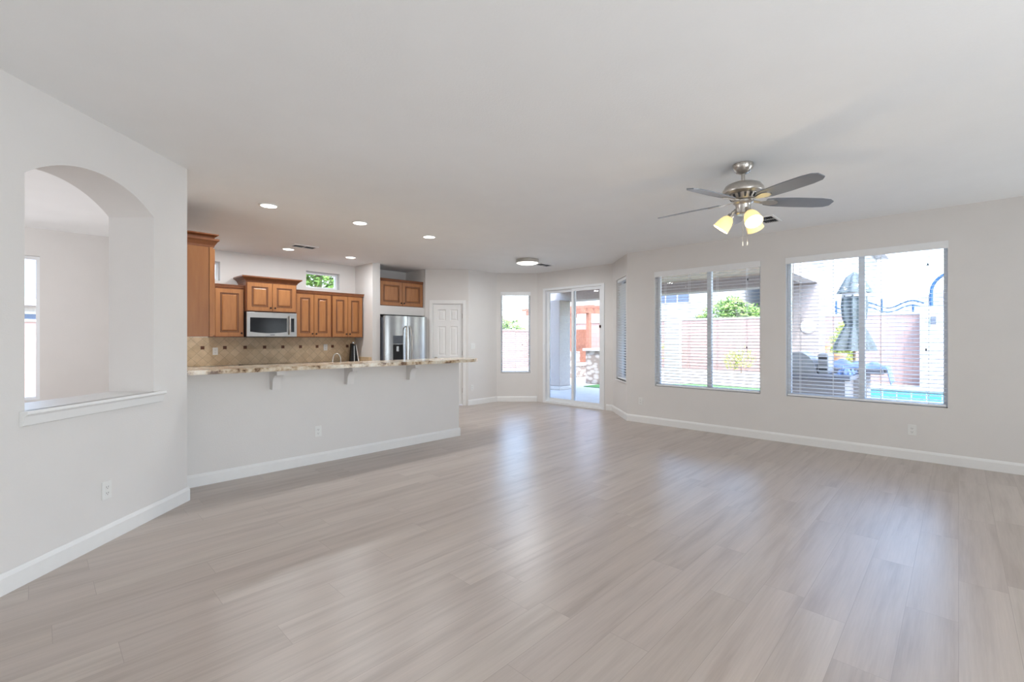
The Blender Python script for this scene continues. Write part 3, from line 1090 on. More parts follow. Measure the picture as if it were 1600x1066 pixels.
# black block with pale edge in the counter corner
root = thing('knife_block', 'tall black block with a pale metal strip standing in the counter corner', 'block', (4.14, 8.16, 0.9125), R(-12))
MB().prism([(-0.06, -0.05, 0), (0.075, -0.05, 0), (0.030, -0.05, 0.32), (-0.035, -0.05, 0.34)], (0, 0.13, 0)).build('body', blackpl_m, root)
MB().prism([(-0.006, -0.051, 0.0), (0.012, -0.051, 0.0), (0.006, -0.051, 0.30), (-0.006, -0.051, 0.30)], (0, -0.008, 0)).build('metal_strip', steel_m, root)
MB().prism([(0.077, -0.05, 0.0), (0.095, -0.05, 0.0), (0.040, -0.05, 0.32), (0.0325, -0.05, 0.32)], (0, 0.13, 0)).build('side_plate', plate_m, root)
MB().lathe([(0.03, 0.341), (0.03, 0.365), (0.0, 0.372)], (-0.003, 0.01, 0), 16).build('cap', steel_m, root, True)

# ------------------------------------------------------------------ refrigerator
root = thing('refrigerator', 'stainless two-door refrigerator with a dispenser standing in the niche', 'refrigerator', (4.475, 7.60, 0), 0)
W, HH = 0.935, 1.775
MB().box(0.0, W, 0.07, 0.75, 0.02, 1.745, 0.004).build('body', greypl_m, root)


def fridge_door(x0, x1, name):
    bmx_ = MB()
    n = 10
    prof = [(x0, 0.065)]
    for k in range(n + 1):
        t = k / n
        x = x0 + (x1 - x0) * t
        prof.append((x, 0.012 - 0.026 * math.sin(math.pi * t) ** 0.7))
    prof.append((x1, 0.065))
    bmx_.prism([(x, y, 0.06) for x, y in prof], (0, 0, HH - 0.062))
    return bmx_.build(name, steel_m, root, True)


fd = fridge_door(0.004, 0.482, 'left_door')
fd2 = fridge_door(0.488, W - 0.004, 'right_door')
MB().box(0.165, 0.375, -0.020, -0.006, 1.245, 1.40, 0.004).build('display', greypl_m, fd)
mb = MB()
mb.box(0.165, 0.375, -0.017, -0.0135, 0.92, 1.235)
mb.build('dispenser_recess', blackpl_m, fd)
MB().box(0.225, 0.275, -0.035, -0.0175, 1.10, 1.20, 0.006).build('dispenser_paddle', steel_m, fd)
MB().box(0.16, 0.38, -0.032, -0.006, 0.90, 0.918, 0.003).build('drip_tray', steel_m, fd)
for x, p in ((0.445, fd), (0.525, fd2)):
    sg = -1 if x < 0.48 else 1
    MB().tube([(x, -0.003, 1.58), (x + 0.008 * sg, -0.045, 1.54), (x + 0.022 * sg, -0.065, 1.25), (x + 0.008 * sg, -0.045, 0.80), (x, -0.003, 0.76)], 0.012, 12).build('handle', nickel_m, p, True)
MB().box(0.01, W - 0.01, 0.03, 0.12, 0.001, 0.055).build('toe_grille', blackpl_m, root)

# ------------------------------------------------------------------ ceiling fixtures
dl = None
spots = [((1.698, 5.203), 'recessed ceiling light closest to the arched wall, in the row over the bar'), ((2.718, 5.19), 'recessed ceiling light in the middle of the row over the bar'),
         ((3.746, 5.21), 'recessed ceiling light at the refrigerator end of the row over the bar'), ((1.717, 7.53), 'recessed ceiling light above the tall cabinet beside the arched wall'),
         ((2.732, 7.50), 'recessed ceiling light beside the kitchen ceiling vent'), ((3.75, 7.49), 'recessed ceiling light near the column in the kitchen')]
for (x, y), lb in spots:
    if dl is None:
        dl = thing('recessed_light', lb, 'ceiling light', (x, y, H), 0, group='recessed kitchen ceiling lights')
        mb = MB()
        mb.lathe([(0.095, -0.0005), (0.095, -0.005), (0.088, -0.010), (0.078, -0.010), (0.076, -0.0005)], (0, 0, 0), 32)
        mb.build('trim_ring', trim_m, dl, True)
        MB().lathe([(0.0755, -0.0015), (0.0755, -0.006), (0.0, -0.0065)], (0, 0, 0), 32).build('lens', downlight_m, dl, True)
    else:
        dup(dl, (x, y, H), 0, lb)


def kit_lamp(name, x, y, z, w, col=(0.96, 0.98, 1.0), size=0.14):
    l = bpy.data.lights.new(name, 'AREA')
    l.shape = 'DISK'
    l.size = size
    l.energy = w
    l.color = col
    o = bpy.data.objects.new(name, l)
    C.objects.link(o)
    o.location = (x, y, z)


for (x, y), lb in spots:
    kit_lamp('downlight_lamp', x, y, H - 0.012, 9.5)

# flush drum light
root = thing('flush_ceiling_light', 'round white flush ceiling light glowing near the sliding door', 'ceiling light', (6.048, 5.482, H), 0)
MB().lathe([(0.20, -0.0005), (0.20, -0.055), (0.19, -0.060), (0.185, -0.0005)], (0, 0, 0), 40).build('rim', nickel_m, root, True)
MB().lathe([(0.184, -0.001), (0.184, -0.062), (0.15, -0.075), (0.0, -0.08)], (0, 0, 0), 40).build('diffuser', flushlens_m, root, True)
kit_lamp('flush_lamp', 6.048, 5.482, H - 0.09, 22, size=0.3)


def vent(loc, rot, label, L=0.36, Wd=0.20):
    root = thing('ceiling_vent', label, 'vent', loc, rot, group='ceiling air vents')
    mb = MB()
    f = 0.025
    mb.box(-L / 2, L / 2, -Wd / 2, -Wd / 2 + f, -0.012, -0.0005).box(-L / 2, L / 2, Wd / 2 - f, Wd / 2, -0.012, -0.0005).box(-L / 2, -L / 2 + f, -Wd / 2 + f, Wd / 2 - f, -0.012, -0.0005).box(L / 2 - f, L / 2, -Wd / 2 + f, Wd / 2 - f, -0.012, -0.0005)
    mb.box(-0.006, 0.006, -Wd / 2 + f, Wd / 2 - f, -0.012, -0.002)
    mb.build('frame', trim_m, root)
    MB().box(-L / 2 + f, L / 2 - f, -Wd / 2 + f, Wd / 2 - f, -0.0015, -0.0005).build('duct_opening', dark_m, root)
    mb = MB()
    n = 7
    for k in range(n):
        y = -Wd / 2 + f + (Wd - 2 * f) * (k + 0.5) / n
        sgn = 1 if k < n / 2 else -1
        mb.prism([(-L / 2 + f, y - 0.008, -0.012), (-L / 2 + f, y - 0.006, -0.012), (-L / 2 + f, y + 0.008 * sgn + 0.001, -0.002), (-L / 2 + f, y + 0.008 * sgn - 0.001, -0.002)], (L - 2 * f, 0, 0))
    mb.build('louvers', greypl_m, root)
    return root


vent((2.819, 7.117, H), 0, 'ceiling vent above the kitchen, beside a recessed light', 0.36, 0.2)
vent((5.95, 1.60, H), R(0), 'ceiling vent behind the ceiling fan lights', 0.36, 0.2)
vent((6.655, 5.61, H), R(0), 'ceiling vent beside the flush ceiling light', 0.36, 0.2)

# ------------------------------------------------------------------ ceiling fan
FX, FYY = 3.954, 1.244
FW = R(44.1)          # fan built in a frame whose +Y points away from the photographer
root = thing('ceiling_fan', 'five-blade brushed nickel ceiling fan with lit amber glass shades', 'ceiling fan', (FX, FYY, H), FW - R(90))
MB().lathe([(0.076, -0.0005), (0.076, -0.012), (0.070, -0.038), (0.050, -0.066), (0.022, -0.080), (0.0, -0.081)], (0, 0, 0), 40).build('canopy', nickel_m, root, True)
MB().lathe([(0.0135, -0.07), (0.0135, -0.155)], (0, 0, 0), 20).build('downrod', nickel_m, root, True)
MB().lathe([(0.02, -0.145), (0.035, -0.150), (0.095, -0.156), (0.130, -0.172), (0.150, -0.200), (0.155, -0.225), (0.150, -0.236), (0.125, -0.243), (0.118, -0.246), (0.0, -0.247)], (0, 0, 0), 48).build('motor_housing', nickel_m, root, True)
mb = MB()
mb.lathe([(0.110, -0.2475), (0.085, -0.285), (0.072, -0.295), (0.0, -0.296)], (0, 0, 0), 40)
mb.build('lower_housing', nickel_m, root, True)
mb = MB()
for k in range(15):
    a = 2 * math.pi * (k + 0.5) / 15
    M = Matrix.Rotation(a, 4, 'Z')
    vs = [M @ Vector(q) for q in ((0.108, -0.009, -0.252), (0.108, 0.009, -0.252), (0.090, 0.006, -0.281), (0.090, -0.006, -0.281))]
    mb.prism(vs, M.to_3x3() @ Vector((0.003, 0, -0.002)))
mb.build('vent_slots', dark_m, root)
MB().lathe([(0.075, -0.2965), (0.075, -0.312), (0.062, -0.320), (0.055, -0.335), (0.055, -0.395), (0.045, -0.405), (0.0, -0.407)], (0, 0, 0), 40).build('light_kit_body', nickel_m, root, True)
# blades
BZ = -0.300
for k in range(5):
    a = R(-2 + 72 * k)
    M = Matrix.Rotation(a, 4, 'Z') @ Matrix.Translation((0, 0, BZ)) @ Matrix.Rotation(R(-13), 4, 'X') @ Matrix.Rotation(R(2.0), 4, 'Y')
    out = [(0.175, 0.045), (0.24, 0.060), (0.40, 0.068), (0.58, 0.066), (0.655, 0.055), (0.69, 0.030)]
    o2 = out + [(x, -y) for x, y in out[::-1]]
    MB().prism([(x, y, 0) for x, y in o2], (0, 0, 0.007)).xform(M).build('blade', blade_m, root)
    mb = MB()
    mb.prism([(x, y, -0.006) for x, y in ((0.185, -0.028), (0.225, -0.036), (0.262, -0.022), (0.272, 0), (0.262, 0.022), (0.225, 0.036), (0.185, 0.028), (0.13, 0.012), (0.13, -0.012))], (0, 0, 0.0055))
    mb.prism([(0.068, -0.013, 0.004), (0.14, -0.011, -0.006), (0.14, 0.011, -0.006), (0.068, 0.013, 0.004)], (0, 0, 0.008))
    mb.xform(M).build('blade_iron', nickel_m, root)
# three lamp shades
for k, a in enumerate((R(150), R(270), R(30))):
    tilt = R(38)
    axis = (Matrix.Rotation(a, 4, 'Z') @ Matrix.Rotation(math.pi - tilt, 4, 'Y')).to_3x3()
    o0 = Vector((0.075 * math.cos(a), 0.075 * math.sin(a), -0.385))
    ar = MB().tube([(0.045 * math.cos(a), 0.045 * math.sin(a), -0.365), o0 + Vector((0, 0, 0.008)), o0 + axis @ Vector((0, 0, 0.02))], 0.013, 12)
    arm = ar.build('lamp_arm', nickel_m, root, True)
    MB().lathe([(0.022, 0.012), (0.026, 0.02), (0.026, 0.04)], o0, 20, axis).build('socket', nickel_m, arm, True)
    prof_o = [(0.027, 0.035), (0.042, 0.052), (0.053, 0.078), (0.059, 0.105), (0.063, 0.135), (0.066, 0.150)]
    prof_i = [(r - 0.004, z) for r, z in prof_o][::-1]
    sh = MB().lathe(prof_o + prof_i, o0, 32, axis, cap=False).build('lamp_shade', shade_m, root, True)
    MB().lathe([(0.012, 0.042), (0.024, 0.07), (0.030, 0.095), (0.026, 0.115), (0.012, 0.128), (0.0, 0.130)], o0, 20, axis).build('bulb', bulb_m, root, True)
for x, z in ((-0.018, -0.66), (0.018, -0.655)):
    MB().tube([(x, -0.03, -0.403), (x, -0.03, z + 0.03)], 0.0016, 6).build('pull_chain', nickel_m, root)
    MB().lathe([(0.002, z + 0.03), (0.0035, z + 0.015), (0.0035, z), (0.0, z - 0.002)], (x, -0.03, 0), 10).build('chain_fob', plate_m, root, True)
for a in (R(150), R(270), R(30)):
    l = bpy.data.lights.new('fan_bulb_light', 'POINT')
    l.energy = 3.0
    l.color = (1, 0.78, 0.5)
    l.shadow_soft_size = 0.03
    o = bpy.data.objects.new('fan_bulb_light', l)
    C.objects.link(o)
    fr = FW - R(90)
    rr = 0.075 + 0.160 * math.sin(R(38))
    o.location = (FX + rr * math.cos(a + fr), FYY + rr * math.sin(a + fr), H - 0.385 - 0.160 * math.cos(R(38)))

# ------------------------------------------------------------------ outside
G = -0.10
# ground with a hole for the pool
PX0, PX1, PY0, PY1 = 12.2, 16.25, -6.0, 2.3
mb = MB()
OX0, OX1, OY0, OY1 = -12, 80, -25, 80
for (xa, xb, ya, yb) in ((OX0, PX0, OY0, OY1), (PX1, OX1, OY0, OY1), (PX0, PX1, OY0, PY0), (PX0, PX1, PY1, OY1)):
    mb.box(xa, xb, ya, yb, G - 1.5, G)
struct(mb.build('ground', dirt_m))
struct(MB().box(6.94, 11.3, 1.0, 8.8, G + 0.001, G + 0.02).box(6.94, 12.2, -6, 0.999, G + 0.001, G + 0.02).box(16.25, 18.4, -6, 3.0, G + 0.001, G + 0.04).build('patio_slab', concrete_m))
root = thing('swimming_pool', 'turquoise swimming pool with a tiled edge beyond the window', 'pool', (0, 0, 0), 0)
MB().box(PX0 + 0.001, PX1 - 0.06, PY0, PY1 - 0.06, G - 1.4, G - 0.28).build('water', water_m, root)
mb = MB()
mb.box(PX1 - 0.059, PX1 - 0.001, PY0, PY1 - 0.001, G - 1.4, G - 0.0)
mb.build('waterline_tiles', pooltile_m, root)
MB().box(PX1 - 0.08, PX1 + 0.22, PY0, PY1, G + 0.041, G + 0.10, 0.01).build('coping', concrete_m, root)
# lawn
pts = [(9.75, 6.1), (13.9, 5.2), (14.6, 6.5), (12.1, 8.1), (11.4, 7.9), (11.3, 6.8), (9.75, 6.8)]
pts = [(11.31, 3.2), (14.2, 3.6), (14.6, 5.4), (13.4, 7.2), (12.0, 8.0), (11.31, 8.0)]
tag(MB().prism([(x, y, G + 0.001) for x, y in pts], (0, 0, 0.035)).build('lawn', grass_m), 'curved patch of green lawn beyond the patio', 'grass', kind='stuff')

# patio roof, beam, posts
root = thing('patio_roof', 'covered patio roof with tan soffit above the sliding door', 'patio roof', (0, 0, 0), 0)
MB().box(7.76, 11.0, 1.95, 8.2, 2.72, 2.95).build('roof_deck', rooftile_m, root)
MB().box(7.76, 10.449, 2.2, 8.2, 2.66, 2.7195).build('soffit', soffit_m, root)
MB().box(10.45, 10.95, 1.95, 8.45, 2.42, 2.7195).build('front_beam', stucco_m, root)
MB().box(7.76, 10.449, 1.95, 2.199, 2.42, 2.7195).build('end_beam', stucco_m, root)
MB().lathe([(0.08, 2.6595), (0.08, 2.652), (0.0, 2.651)], (9.2, 6.2, 0), 20).build('soffit_light', downlight_m, root, True)
o = tag(MB().box(10.45, 10.95, 1.91, 2.41, G + 0.02, 2.4195, 0.02).build('patio_column', stucco_m), 'square stucco patio column with a white disk seen through the umbrella window', 'column')
o = MB()
o.box(10.1, 10.6, 7.95, 8.45, G + 0.12, 2.4195, 0.02)
o = o.build('patio_column', stucco_m)
tag(o, 'thick stucco patio column seen through the left pane of the sliding door', 'column')
MB().box(10.05, 10.65, 7.90, 8.50, G + 0.02, G + 0.1195, 0.02).build('base', concrete_m, o)
tag(MB().lathe([(0.13, 0), (0.13, 0.015), (0.115, 0.02), (0, 0.022)], (10.4495, 2.10, 1.58), 32, Matrix.Rotation(R(-90), 3, 'Y')).build('thermometer', plate_m, None, True), 'round white dial hung on the patio column', 'thermometer')

# boundary walls
o = MB().box(18.6, 18.8, 0.6, 15.6, G, 2.10).build('block_wall', block_m)
tag(o, 'pink block wall at the far side of the pool yard', 'wall', kind='structure')
MB().box(18.56, 18.84, 0.6, 15.6, 2.1005, 2.16).build('cap', whitestucco_m, o)
o = MB().box(-14, 18.55, 15.6, 15.8, G, 1.74).build('block_wall', block_x_m)
tag(o, 'pink block wall behind the house beyond the narrow window', 'wall', kind='structure')
MB().box(-14, 18.55, 15.56, 15.84, 1.7405, 1.80).build('cap', whitestucco_m, o)
tag(MB().box(18.0, 18.55, 0.15, 0.82, G, 2.28, 0.02).build('garden_pier', whitestucco_m), 'white stucco pier with a wall lamp beside the pool', 'pier')
root = thing('wall_lantern', 'small grey lantern mounted on the white pier', 'lantern', (17.995, 0.52, 1.75), 0)
MB().box(-0.06, -0.001, -0.06, 0.06, 0.0, 0.24, 0.01).build('housing', greypl_m, root)
MB().box(-0.10, -0.0605, -0.05, 0.05, -0.12, -0.001, 0.01).build('glass', plate_m, root)
tag(MB().box(18.0, 18.5, -8, 0.149, G, 2.15).build('garden_wall', whitestucco_m), 'pale stucco garden wall right of the white pier', 'wall', kind='structure')
tag(MB().box(14.15, 14.35, 6.35, 6.85, G, 2.2, 0.01).build('garden_pier', whitestucco_m), 'pale narrow pier standing before the pink wall left of the lawn', 'pier')
MBx = MB()
root = thing('planter_bed', 'low raised planting bed with rocks along the pink wall', 'planter', (0, 0, 0), 0)
MB().box(17.0, 18.55, 3.0, 14.0, G + 0.001, G + 0.18, 0.02).build('curb', concrete_m, root)
MB().box(17.08, 18.5, 3.1, 13.9, G + 0.181, G + 0.22).build('soil', dirt_m, root)

# ironwork on the wall top and the big scroll
root = thing('iron_railing', 'wavy blue iron railing on top of the far wall', 'railing', (0, 0, 0), 0)
pp = []
for k in range(41):
    y = 0.75 + 2.25 * k / 40
    pp.append((18.7, y, 2.42 + 0.10 * math.sin(k / 40 * 4 * math.pi)))
MB().tube(pp, 0.022, 8).build('wavy_rail', iron_m, root)
MB().tube([(p[0], p[1], p[2] - 0.14) for p in pp], 0.016, 8).build('lower_rail', iron_m, root)
for y in (1.0, 1.75, 2.5, 2.95):
    MB().tube([(18.7, y, 2.161), (18.7, y, 2.62 if y in (1.75, 2.95) else 2.4)], 0.028, 8).build('post', iron_m, root)
root = thing('iron_scroll', 'large blue iron scroll standing on top of the white pier', 'iron scroll', (0, 0, 0), 0)
pp = []
for k in range(50):
    a = R(180 - 300 * k / 49)
    r_ = 0.62 * (1 - 0.72 * k / 49)
    pp.append((18.28, -0.05 - r_ * math.cos(a) , 2.78 + r_ * math.sin(a)))
MB().tube(pp, 0.045, 8).build('curl', iron_m, root, True)
MB().tube([(18.28, 0.57, 2.2815), (18.28, 0.58, 2.5), (18.28, 0.57, 2.79)], 0.045, 8).build('stem', iron_m, root, True)

# closed umbrella
ux, uy = 11.41, 1.50
root = thing('patio_umbrella', 'closed grey-green patio umbrella tied with a pale strap', 'umbrella', (ux, uy, G), 0)
MB().lathe([(0.26, 0.022), (0.26, 0.07), (0.05, 0.12), (0.04, 0.30), (0.0, 0.301)], (0, 0, 0), 24).build('base', greypl_m, root, True)
MB().lathe([(0.022, 0.30), (0.022, 2.70)], (0, 0, 0), 14).build('pole', bark_m, root, True)


def folds(name, prof, par, mat, amp=0.22, n=8):
    bm_ = MB()
    rings = []
    N = 64
    for r, z in prof:
        rings.append([bm_.bm.verts.new((r * (1 + amp * math.cos(n * 2 * math.pi * k / N)) * math.cos(2 * math.pi * k / N), r * (1 + amp * math.cos(n * 2 * math.pi * k / N)) * math.sin(2 * math.pi * k / N), z)) for k in range(N)])
    for a, b2 in zip(rings, rings[1:]):
        for k in range(N):
            bm_.bm.faces.new([a[k], a[(k + 1) % N], b2[(k + 1) % N], b2[k]])
    return bm_.build(name, mat, par, True)


folds('canopy', [(0.02, 2.76), (0.10, 2.66), (0.15, 2.50), (0.17, 2.34), (0.19, 2.10), (0.17, 1.85), (0.13, 1.72), (0.17, 1.62), (0.24, 1.45), (0.29, 1.30), (0.31, 1.20)], root, canvas_m, 0.2)
folds('top_flap', [(0.02, 2.78), (0.13, 2.68), (0.21, 2.50), (0.27, 2.36)], root, canvas_m, 0.12)
MB().lathe([(0.20, 2.28), (0.21, 2.36), (0.20, 2.37)], (0, 0, 0), 24, cap=False).build('strap', whitestucco_m, root, True)

# barbecue island
root = thing('barbecue_island', 'stone barbecue island with two dark counter slabs outside the near window', 'barbecue island', (0, 0, 0), 0)
MB().box(7.58, 8.30, 1.10, 1.90, G + 0.0205, 0.775).build('base', stucco_m, root)
MB().box(7.50, 8.28, 1.03, 1.94, 0.7755, 0.83, 0.008).build('lower_countertop', islandtop_m, root)
MB().box(8.301, 8.75, 0.95, 2.04, G + 0.0205, 0.83).build('raised_base', stucco_m, root)
MB().box(8.285, 8.90, 0.76, 2.08, 0.8305, 0.895, 0.008).build('raised_countertop', islandtop_m, root)
root = thing('covered_grill', 'rounded grey vinyl covered grill sitting on the barbecue island', 'grill', (7.9, 1.46, 0.8305), 0)
prof = []
for k in range(13):
    t = k / 12
    prof.append((0.46 - 0.48 * t, 0.02 + 0.30 * (math.sin(math.pi * t) ** 0.45)))
MB().prism([(-0.24, 0.46, 0.0)] + [(-0.24, y, z) for y, z in prof] + [(-0.24, -0.02, 0.0)], (0.50, 0, 0)).build('cover', cover_m, root, True)
MB().box(-0.20, 0.22, -0.155, -0.025, 0.0, 0.30, 0.03).build('side_box', whitestucco_m, root)
mb = MB()
for k in range(3):
    mb.box(-0.205, -0.2005, -0.14, -0.04, 0.06 + 0.08 * k, 0.09 + 0.08 * k)
mb.build('side_slots', dark_m, root)


def crumple(name, label, cat, x0, x1, y0, y1, z, amp, mat, seed, drop=None):
    random.seed(seed)
    bm_ = MB()
    nx, ny = 14, 34
    ph = [random.uniform(0, 6.28) for _ in range(8)]
    g = []
    for i in range(nx + 1):
        row = []
        for j in range(ny + 1):
            s, t = i / nx, j / ny
            x = x0 + (x1 - x0) * s
            y = y0 + (y1 - y0) * t
            hgt = 0.5 + 0.5 * math.sin(9 * t + ph[0] + 2 * s) * math.cos(5 * s + ph[1] + 3 * t) + 0.35 * math.sin(21 * t + ph[2]) * math.sin(13 * s + ph[3])
            edge = min(1, 4 * min(s, 1 - s, t + 0.1, 1 - t))
            zz = z + 0.012 + amp * max(0.0, hgt) * max(0.05, edge)
            if drop and y < drop:
                zz = z + 0.012 + 0.03 * max(0, hgt) - (drop - y) * 1.6
                y = drop - 0.015 - (drop - y) * 0.35
            row.append(bm_.bm.verts.new((x, y, zz)))
        g.append(row)
    for i in range(nx):
        for j in range(ny):
            bm_.bm.faces.new([g[i][j], g[i + 1][j], g[i + 1][j + 1], g[i][j + 1]])
    o = bm_.build(name, mat, None, True)
    md = o.modifiers.new('thick', 'SOLIDIFY')
    md.thickness = 0.008
    return tag(o, label, cat)


crumple('folded_cover', 'crumpled blue cover draped over the raised counter of the barbecue island', 'cover', 8.33, 8.85, 0.60, 1.75, 0.897, 0.11, tarp_m, 3, drop=0.74)
crumple('folded_cover', 'smaller bunched pale blue cover at the end of the lower counter', 'cover', 7.62, 8.2, 1.04, 1.24, 0.832, 0.10, tarp_m, 5)

# stone fountain, pergola, gate behind the sliding door
root = thing('stone_pedestal', 'pale stacked stone pedestal at the edge of the lawn', 'pedestal', (12.75, 8.35, G), 0)
MB().box(-0.35, 0.35, -0.35, 0.35, 0.0, 1.05, 0.03).build('shaft', stone_m, root)
MB().box(-0.42, 0.42, -0.42, 0.42, 1.051, 1.13, 0.01).build('cap', concrete_m, root)
root = thing('stone_bench', 'low stacked stone bench behind the pedestal', 'bench', (14.3, 10.6, G), 0)
MB().box(-0.9, 0.9, -0.3, 0.3, 0.001, 0.42, 0.03).build('base', stone_m, root)
MB().box(-0.95, 0.95, -0.35, 0.35, 0.421, 0.5, 0.01).build('seat', concrete_m, root)
MB().box(-0.6, 0.6, 0.1, 0.3, 0.501, 0.95, 0.02).build('backrest', stone_m, root)
root = thing('pergola', 'red-brown timber pergola beyond the patio', 'pergola', (0, 0, 0), 0)
for x, y in ((13.6, 9.4), (13.6, 12.0), (16.0, 9.4), (16.0, 12.0)):
    MB().box(x - 0.07, x + 0.07, y - 0.07, y + 0.07, G, 2.25, 0.01).build('post', redwood_m, root)
for y in (9.4, 12.0):
    MB().box(13.2, 16.4, y - 0.05, y + 0.05, 2.2505, 2.42).build('beam', redwood_m, root)
for k in range(8):
    MB().box(13.35 + k * 0.42, 13.40 + k * 0.42, 9.0, 12.4, 2.4205, 2.52).build('rafter', redwood_m, root)
tag(MB().box(16.6, 16.7, 11.4, 12.9, G, 1.75).build('privacy_panel', redwood_m), 'red-brown panel wall behind the pergola', 'panel')

# neighbouring houses


def house(label, x0, x1, y0, y1, h, wins, wallmat, face='x', eave=0.6, two=None):
    root = thing('neighbor_house', label, 'house', (0, 0, 0), 0)
    MB().box(x0, x1, y0, y1, G, h).build('wall', wallmat, root)
    mb = MB()
    cx_, cy_ = (x0 + x1) / 2, (y0 + y1) / 2
    e = eave
    lo = [(x0 - e, y0 - e, h + 0.2), (x1 + e, y0 - e, h + 0.2), (x1 + e, y1 + e, h + 0.2), (x0 - e, y1 + e, h + 0.2)]
    hi = [(cx_ - 1, cy_ - 1, h + 2.0), (cx_ + 1, cy_ - 1, h + 2.0), (cx_ + 1, cy_ + 1, h + 2.0), (cx_ - 1, cy_ + 1, h + 2.0)]
    L_ = [mb.bm.verts.new(q) for q in lo]
    H_ = [mb.bm.verts.new(q) for q in hi]
    mb.bm.faces.new(L_[::-1])
    mb.bm.faces.new(H_)
    for k in range(4):
        mb.bm.faces.new([L_[k], L_[(k + 1) % 4], H_[(k + 1) % 4], H_[k]])
    mb.build('roof', rooftile_m, root)
    MB().box(x0 - e, x1 + e, y0 - e, y1 + e, h + 0.001, h + 0.199).build('fascia', whitestucco_m, root)
    for (a, b2, z0, z1, npan) in wins:
        mb = MB()
        t = 0.08
        if face == 'x':
            mb.box(x0 - 0.04, x0 - 0.001, a - t, b2 + t, z0 - t, z1 + t)
        else:
            mb.box(a - t, b2 + t, y0 - 0.04, y0 - 0.001, z0 - t, z1 + t)
        wv = mb.build('window', whitestucco_m, root)
        mb = MB()
        for k in range(npan):
            p = a + (b2 - a) * k / npan + 0.03
            q = a + (b2 - a) * (k + 1) / npan - 0.03
            if face == 'x':
                mb.box(x0 - 0.05, x0 - 0.0405, p, q, z0, z1)
            else:
                mb.box(p, q, y0 - 0.05, y0 - 0.0405, z0, z1)
        mb.build('panes', hglass_m, wv)
    return root


house('neighboring house with a wide grey three-pane upper window and tan fascia', 26.4, 36, 9.4, 22, 5.3, [(11.2, 13.4, 3.5, 4.5, 3)], siding_m)
house('tall white sided neighboring house behind the closed umbrella', 29.7, 40, 4.0, 8.3, 6.8, [(6.3, 7.0, 4.3, 6.0, 1), (5.6, 6.0, 2.3, 2.9, 2)], siding_m)
house('single-storey neighboring house with a low grey roof past the pool wall', 32.0, 42, -6, 2.8, 2.6, [], whitestucco_m, eave=0.4)
house('pale neighboring house with tan eaves seen through the tall narrow window', -6, 4, 20.5, 30, 2.35, [(-1.4, 0.6, 1.0, 2.1, 2)], whitestucco_m, face='y')
house('white neighboring house behind the kitchen transom window', 9.5, 20, 20.5, 30, 5.6, [(11.5, 13.0, 3.5, 4.6, 2)], whitestucco_m, face='y')


def foliage(name, label, cat, centers, n, size, mat, trunk=None, seed=1):
    random.seed(seed)
    root = thing(name, label, cat, (0, 0, 0), 0)
    mb = MB()
    for _ in range(n):
        cx_, cy_, cz_, r_ = random.choice(centers)
        d = Vector((random.gauss(0, 1), random.gauss(0, 1), random.gauss(0, 1))).normalized() * r_ * (0.55 + 0.45 * random.random())
        p = Vector((cx_, cy_, cz_)) + d
        a = Vector((random.gauss(0, 1), random.gauss(0, 1), random.gauss(0, 1))).normalized()
        b2 = a.orthogonal().normalized()
        s = size * random.uniform(0.6, 1.3)
        vs = [mb.bm.verts.new(q) for q in (p - a * s, p + b2 * s * 0.45, p + a * s, p - b2 * s * 0.45)]
        mb.bm.faces.new(vs)
    mb.build('foliage', mat, root)
    if trunk:
        mb = MB()
        for pts_, r_ in trunk:
            mb.tube(pts_, r_, 8)
        mb.build('trunk', bark_m, root)
    return root


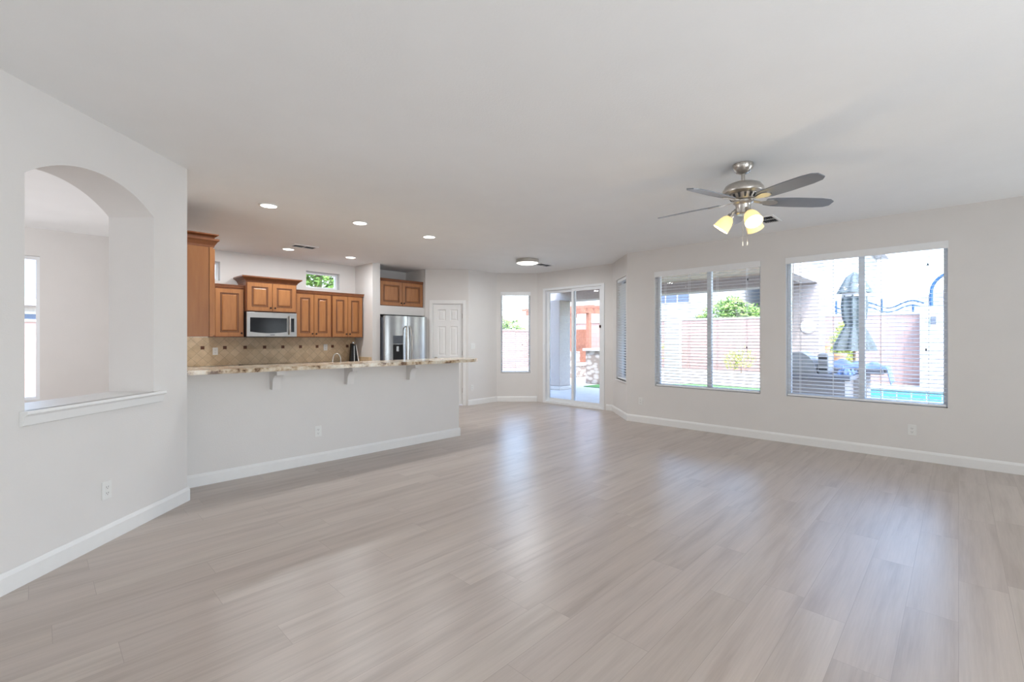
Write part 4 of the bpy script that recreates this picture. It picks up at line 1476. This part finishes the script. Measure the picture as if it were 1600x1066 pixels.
foliage('tree', 'bright green bushy tree rising above the pink block wall', 'tree', [(22.0, 7.2, 2.2, 0.9), (22.2, 8.0, 2.3, 0.9), (22.2, 6.4, 2.1, 0.8), (22.0, 8.6, 1.9, 0.7), (22, 7.4, 2.7, 0.6)], 3200, 0.11, leaf_m, [([(22, 7.4, G), (22, 7.4, 1.0), (22.1, 7.2, 2.2)], 0.1), ([(22, 7.4, 1.0), (22.1, 8.0, 2.2)], 0.06)], 2)
foliage('shrub', 'yellow-green shrub before the far wall beside the umbrella', 'shrub', [(17.3, 2.55, 1.2, 0.42), (17.3, 2.6, 0.8, 0.38), (17.4, 2.45, 1.6, 0.33)], 1300, 0.07, yleaf_m, [([(17.3, 2.55, G), (17.3, 2.55, 1.2)], 0.03)], 3)
foliage('shrub', 'thin dry yellowish shrub at the foot of the pink wall', 'shrub', [(17.7, 8.3, 1.0, 0.4), (17.7, 8.2, 0.62, 0.36)], 260, 0.07, yleaf_m, [([(17.7, 8.3, G + 0.221), (17.7, 8.3, 0.9)], 0.02)], 4)
foliage('shrub', 'dry tan shrub at the right end of the planting bed', 'shrub', [(17.6, 5.5, 0.68, 0.4), (17.6, 5.9, 0.58, 0.36)], 420, 0.06, yleaf_m, [([(17.6, 5.6, G + 0.221), (17.6, 5.6, 0.6)], 0.02)], 5)
foliage('tree', 'green tree behind the wall past the narrow bay window', 'tree', [(17.9, 17.4, 1.7, 0.8), (17.3, 17.6, 1.8, 0.7)], 1200, 0.12, leaf_m, [([(17.6, 17.5, G), (17.6, 17.5, 1.8)], 0.1)], 6)
foliage('tree', 'light green tree outside the kitchen transom window', 'tree', [(6.4, 15.0, 3.6, 1.0), (7.0, 15.2, 4.2, 0.9), (5.7, 14.8, 3.9, 0.9)], 2600, 0.13, leaf_m, [([(6.4, 15, G), (6.4, 15, 3.6)], 0.12)], 7)
# potted plants by the far wall
pt = thing('terracotta_pot', 'terracotta pot standing on a stand left of the umbrella', 'pot', (13.78, 2.42, 0.95), 0, group='terracotta pots near the umbrella')
MB().lathe([(0.10, 0.0), (0.14, 0.22), (0.16, 0.22), (0.16, 0.27), (0.14, 0.27), (0.13, 0.20), (0.0, 0.20)], (0, 0, 0), 20).build('pot_body', terra_m, pt, True)
MB().box(-0.16, 0.16, -0.16, 0.16, G - 0.95 + 0.001, -0.001, 0.01).build('stand', terra_m, pt)
dup(pt, (13.35, 2.05, 0.72), 0, 'smaller terracotta pot nearest the umbrella canopy')
for ch in kids(bpy.data.objects['terracotta_pot.001']):
    if ch.name.startswith('stand'):
        ch.scale = (1, 1, (0.72 + 0.1) / (0.95 + 0.1))
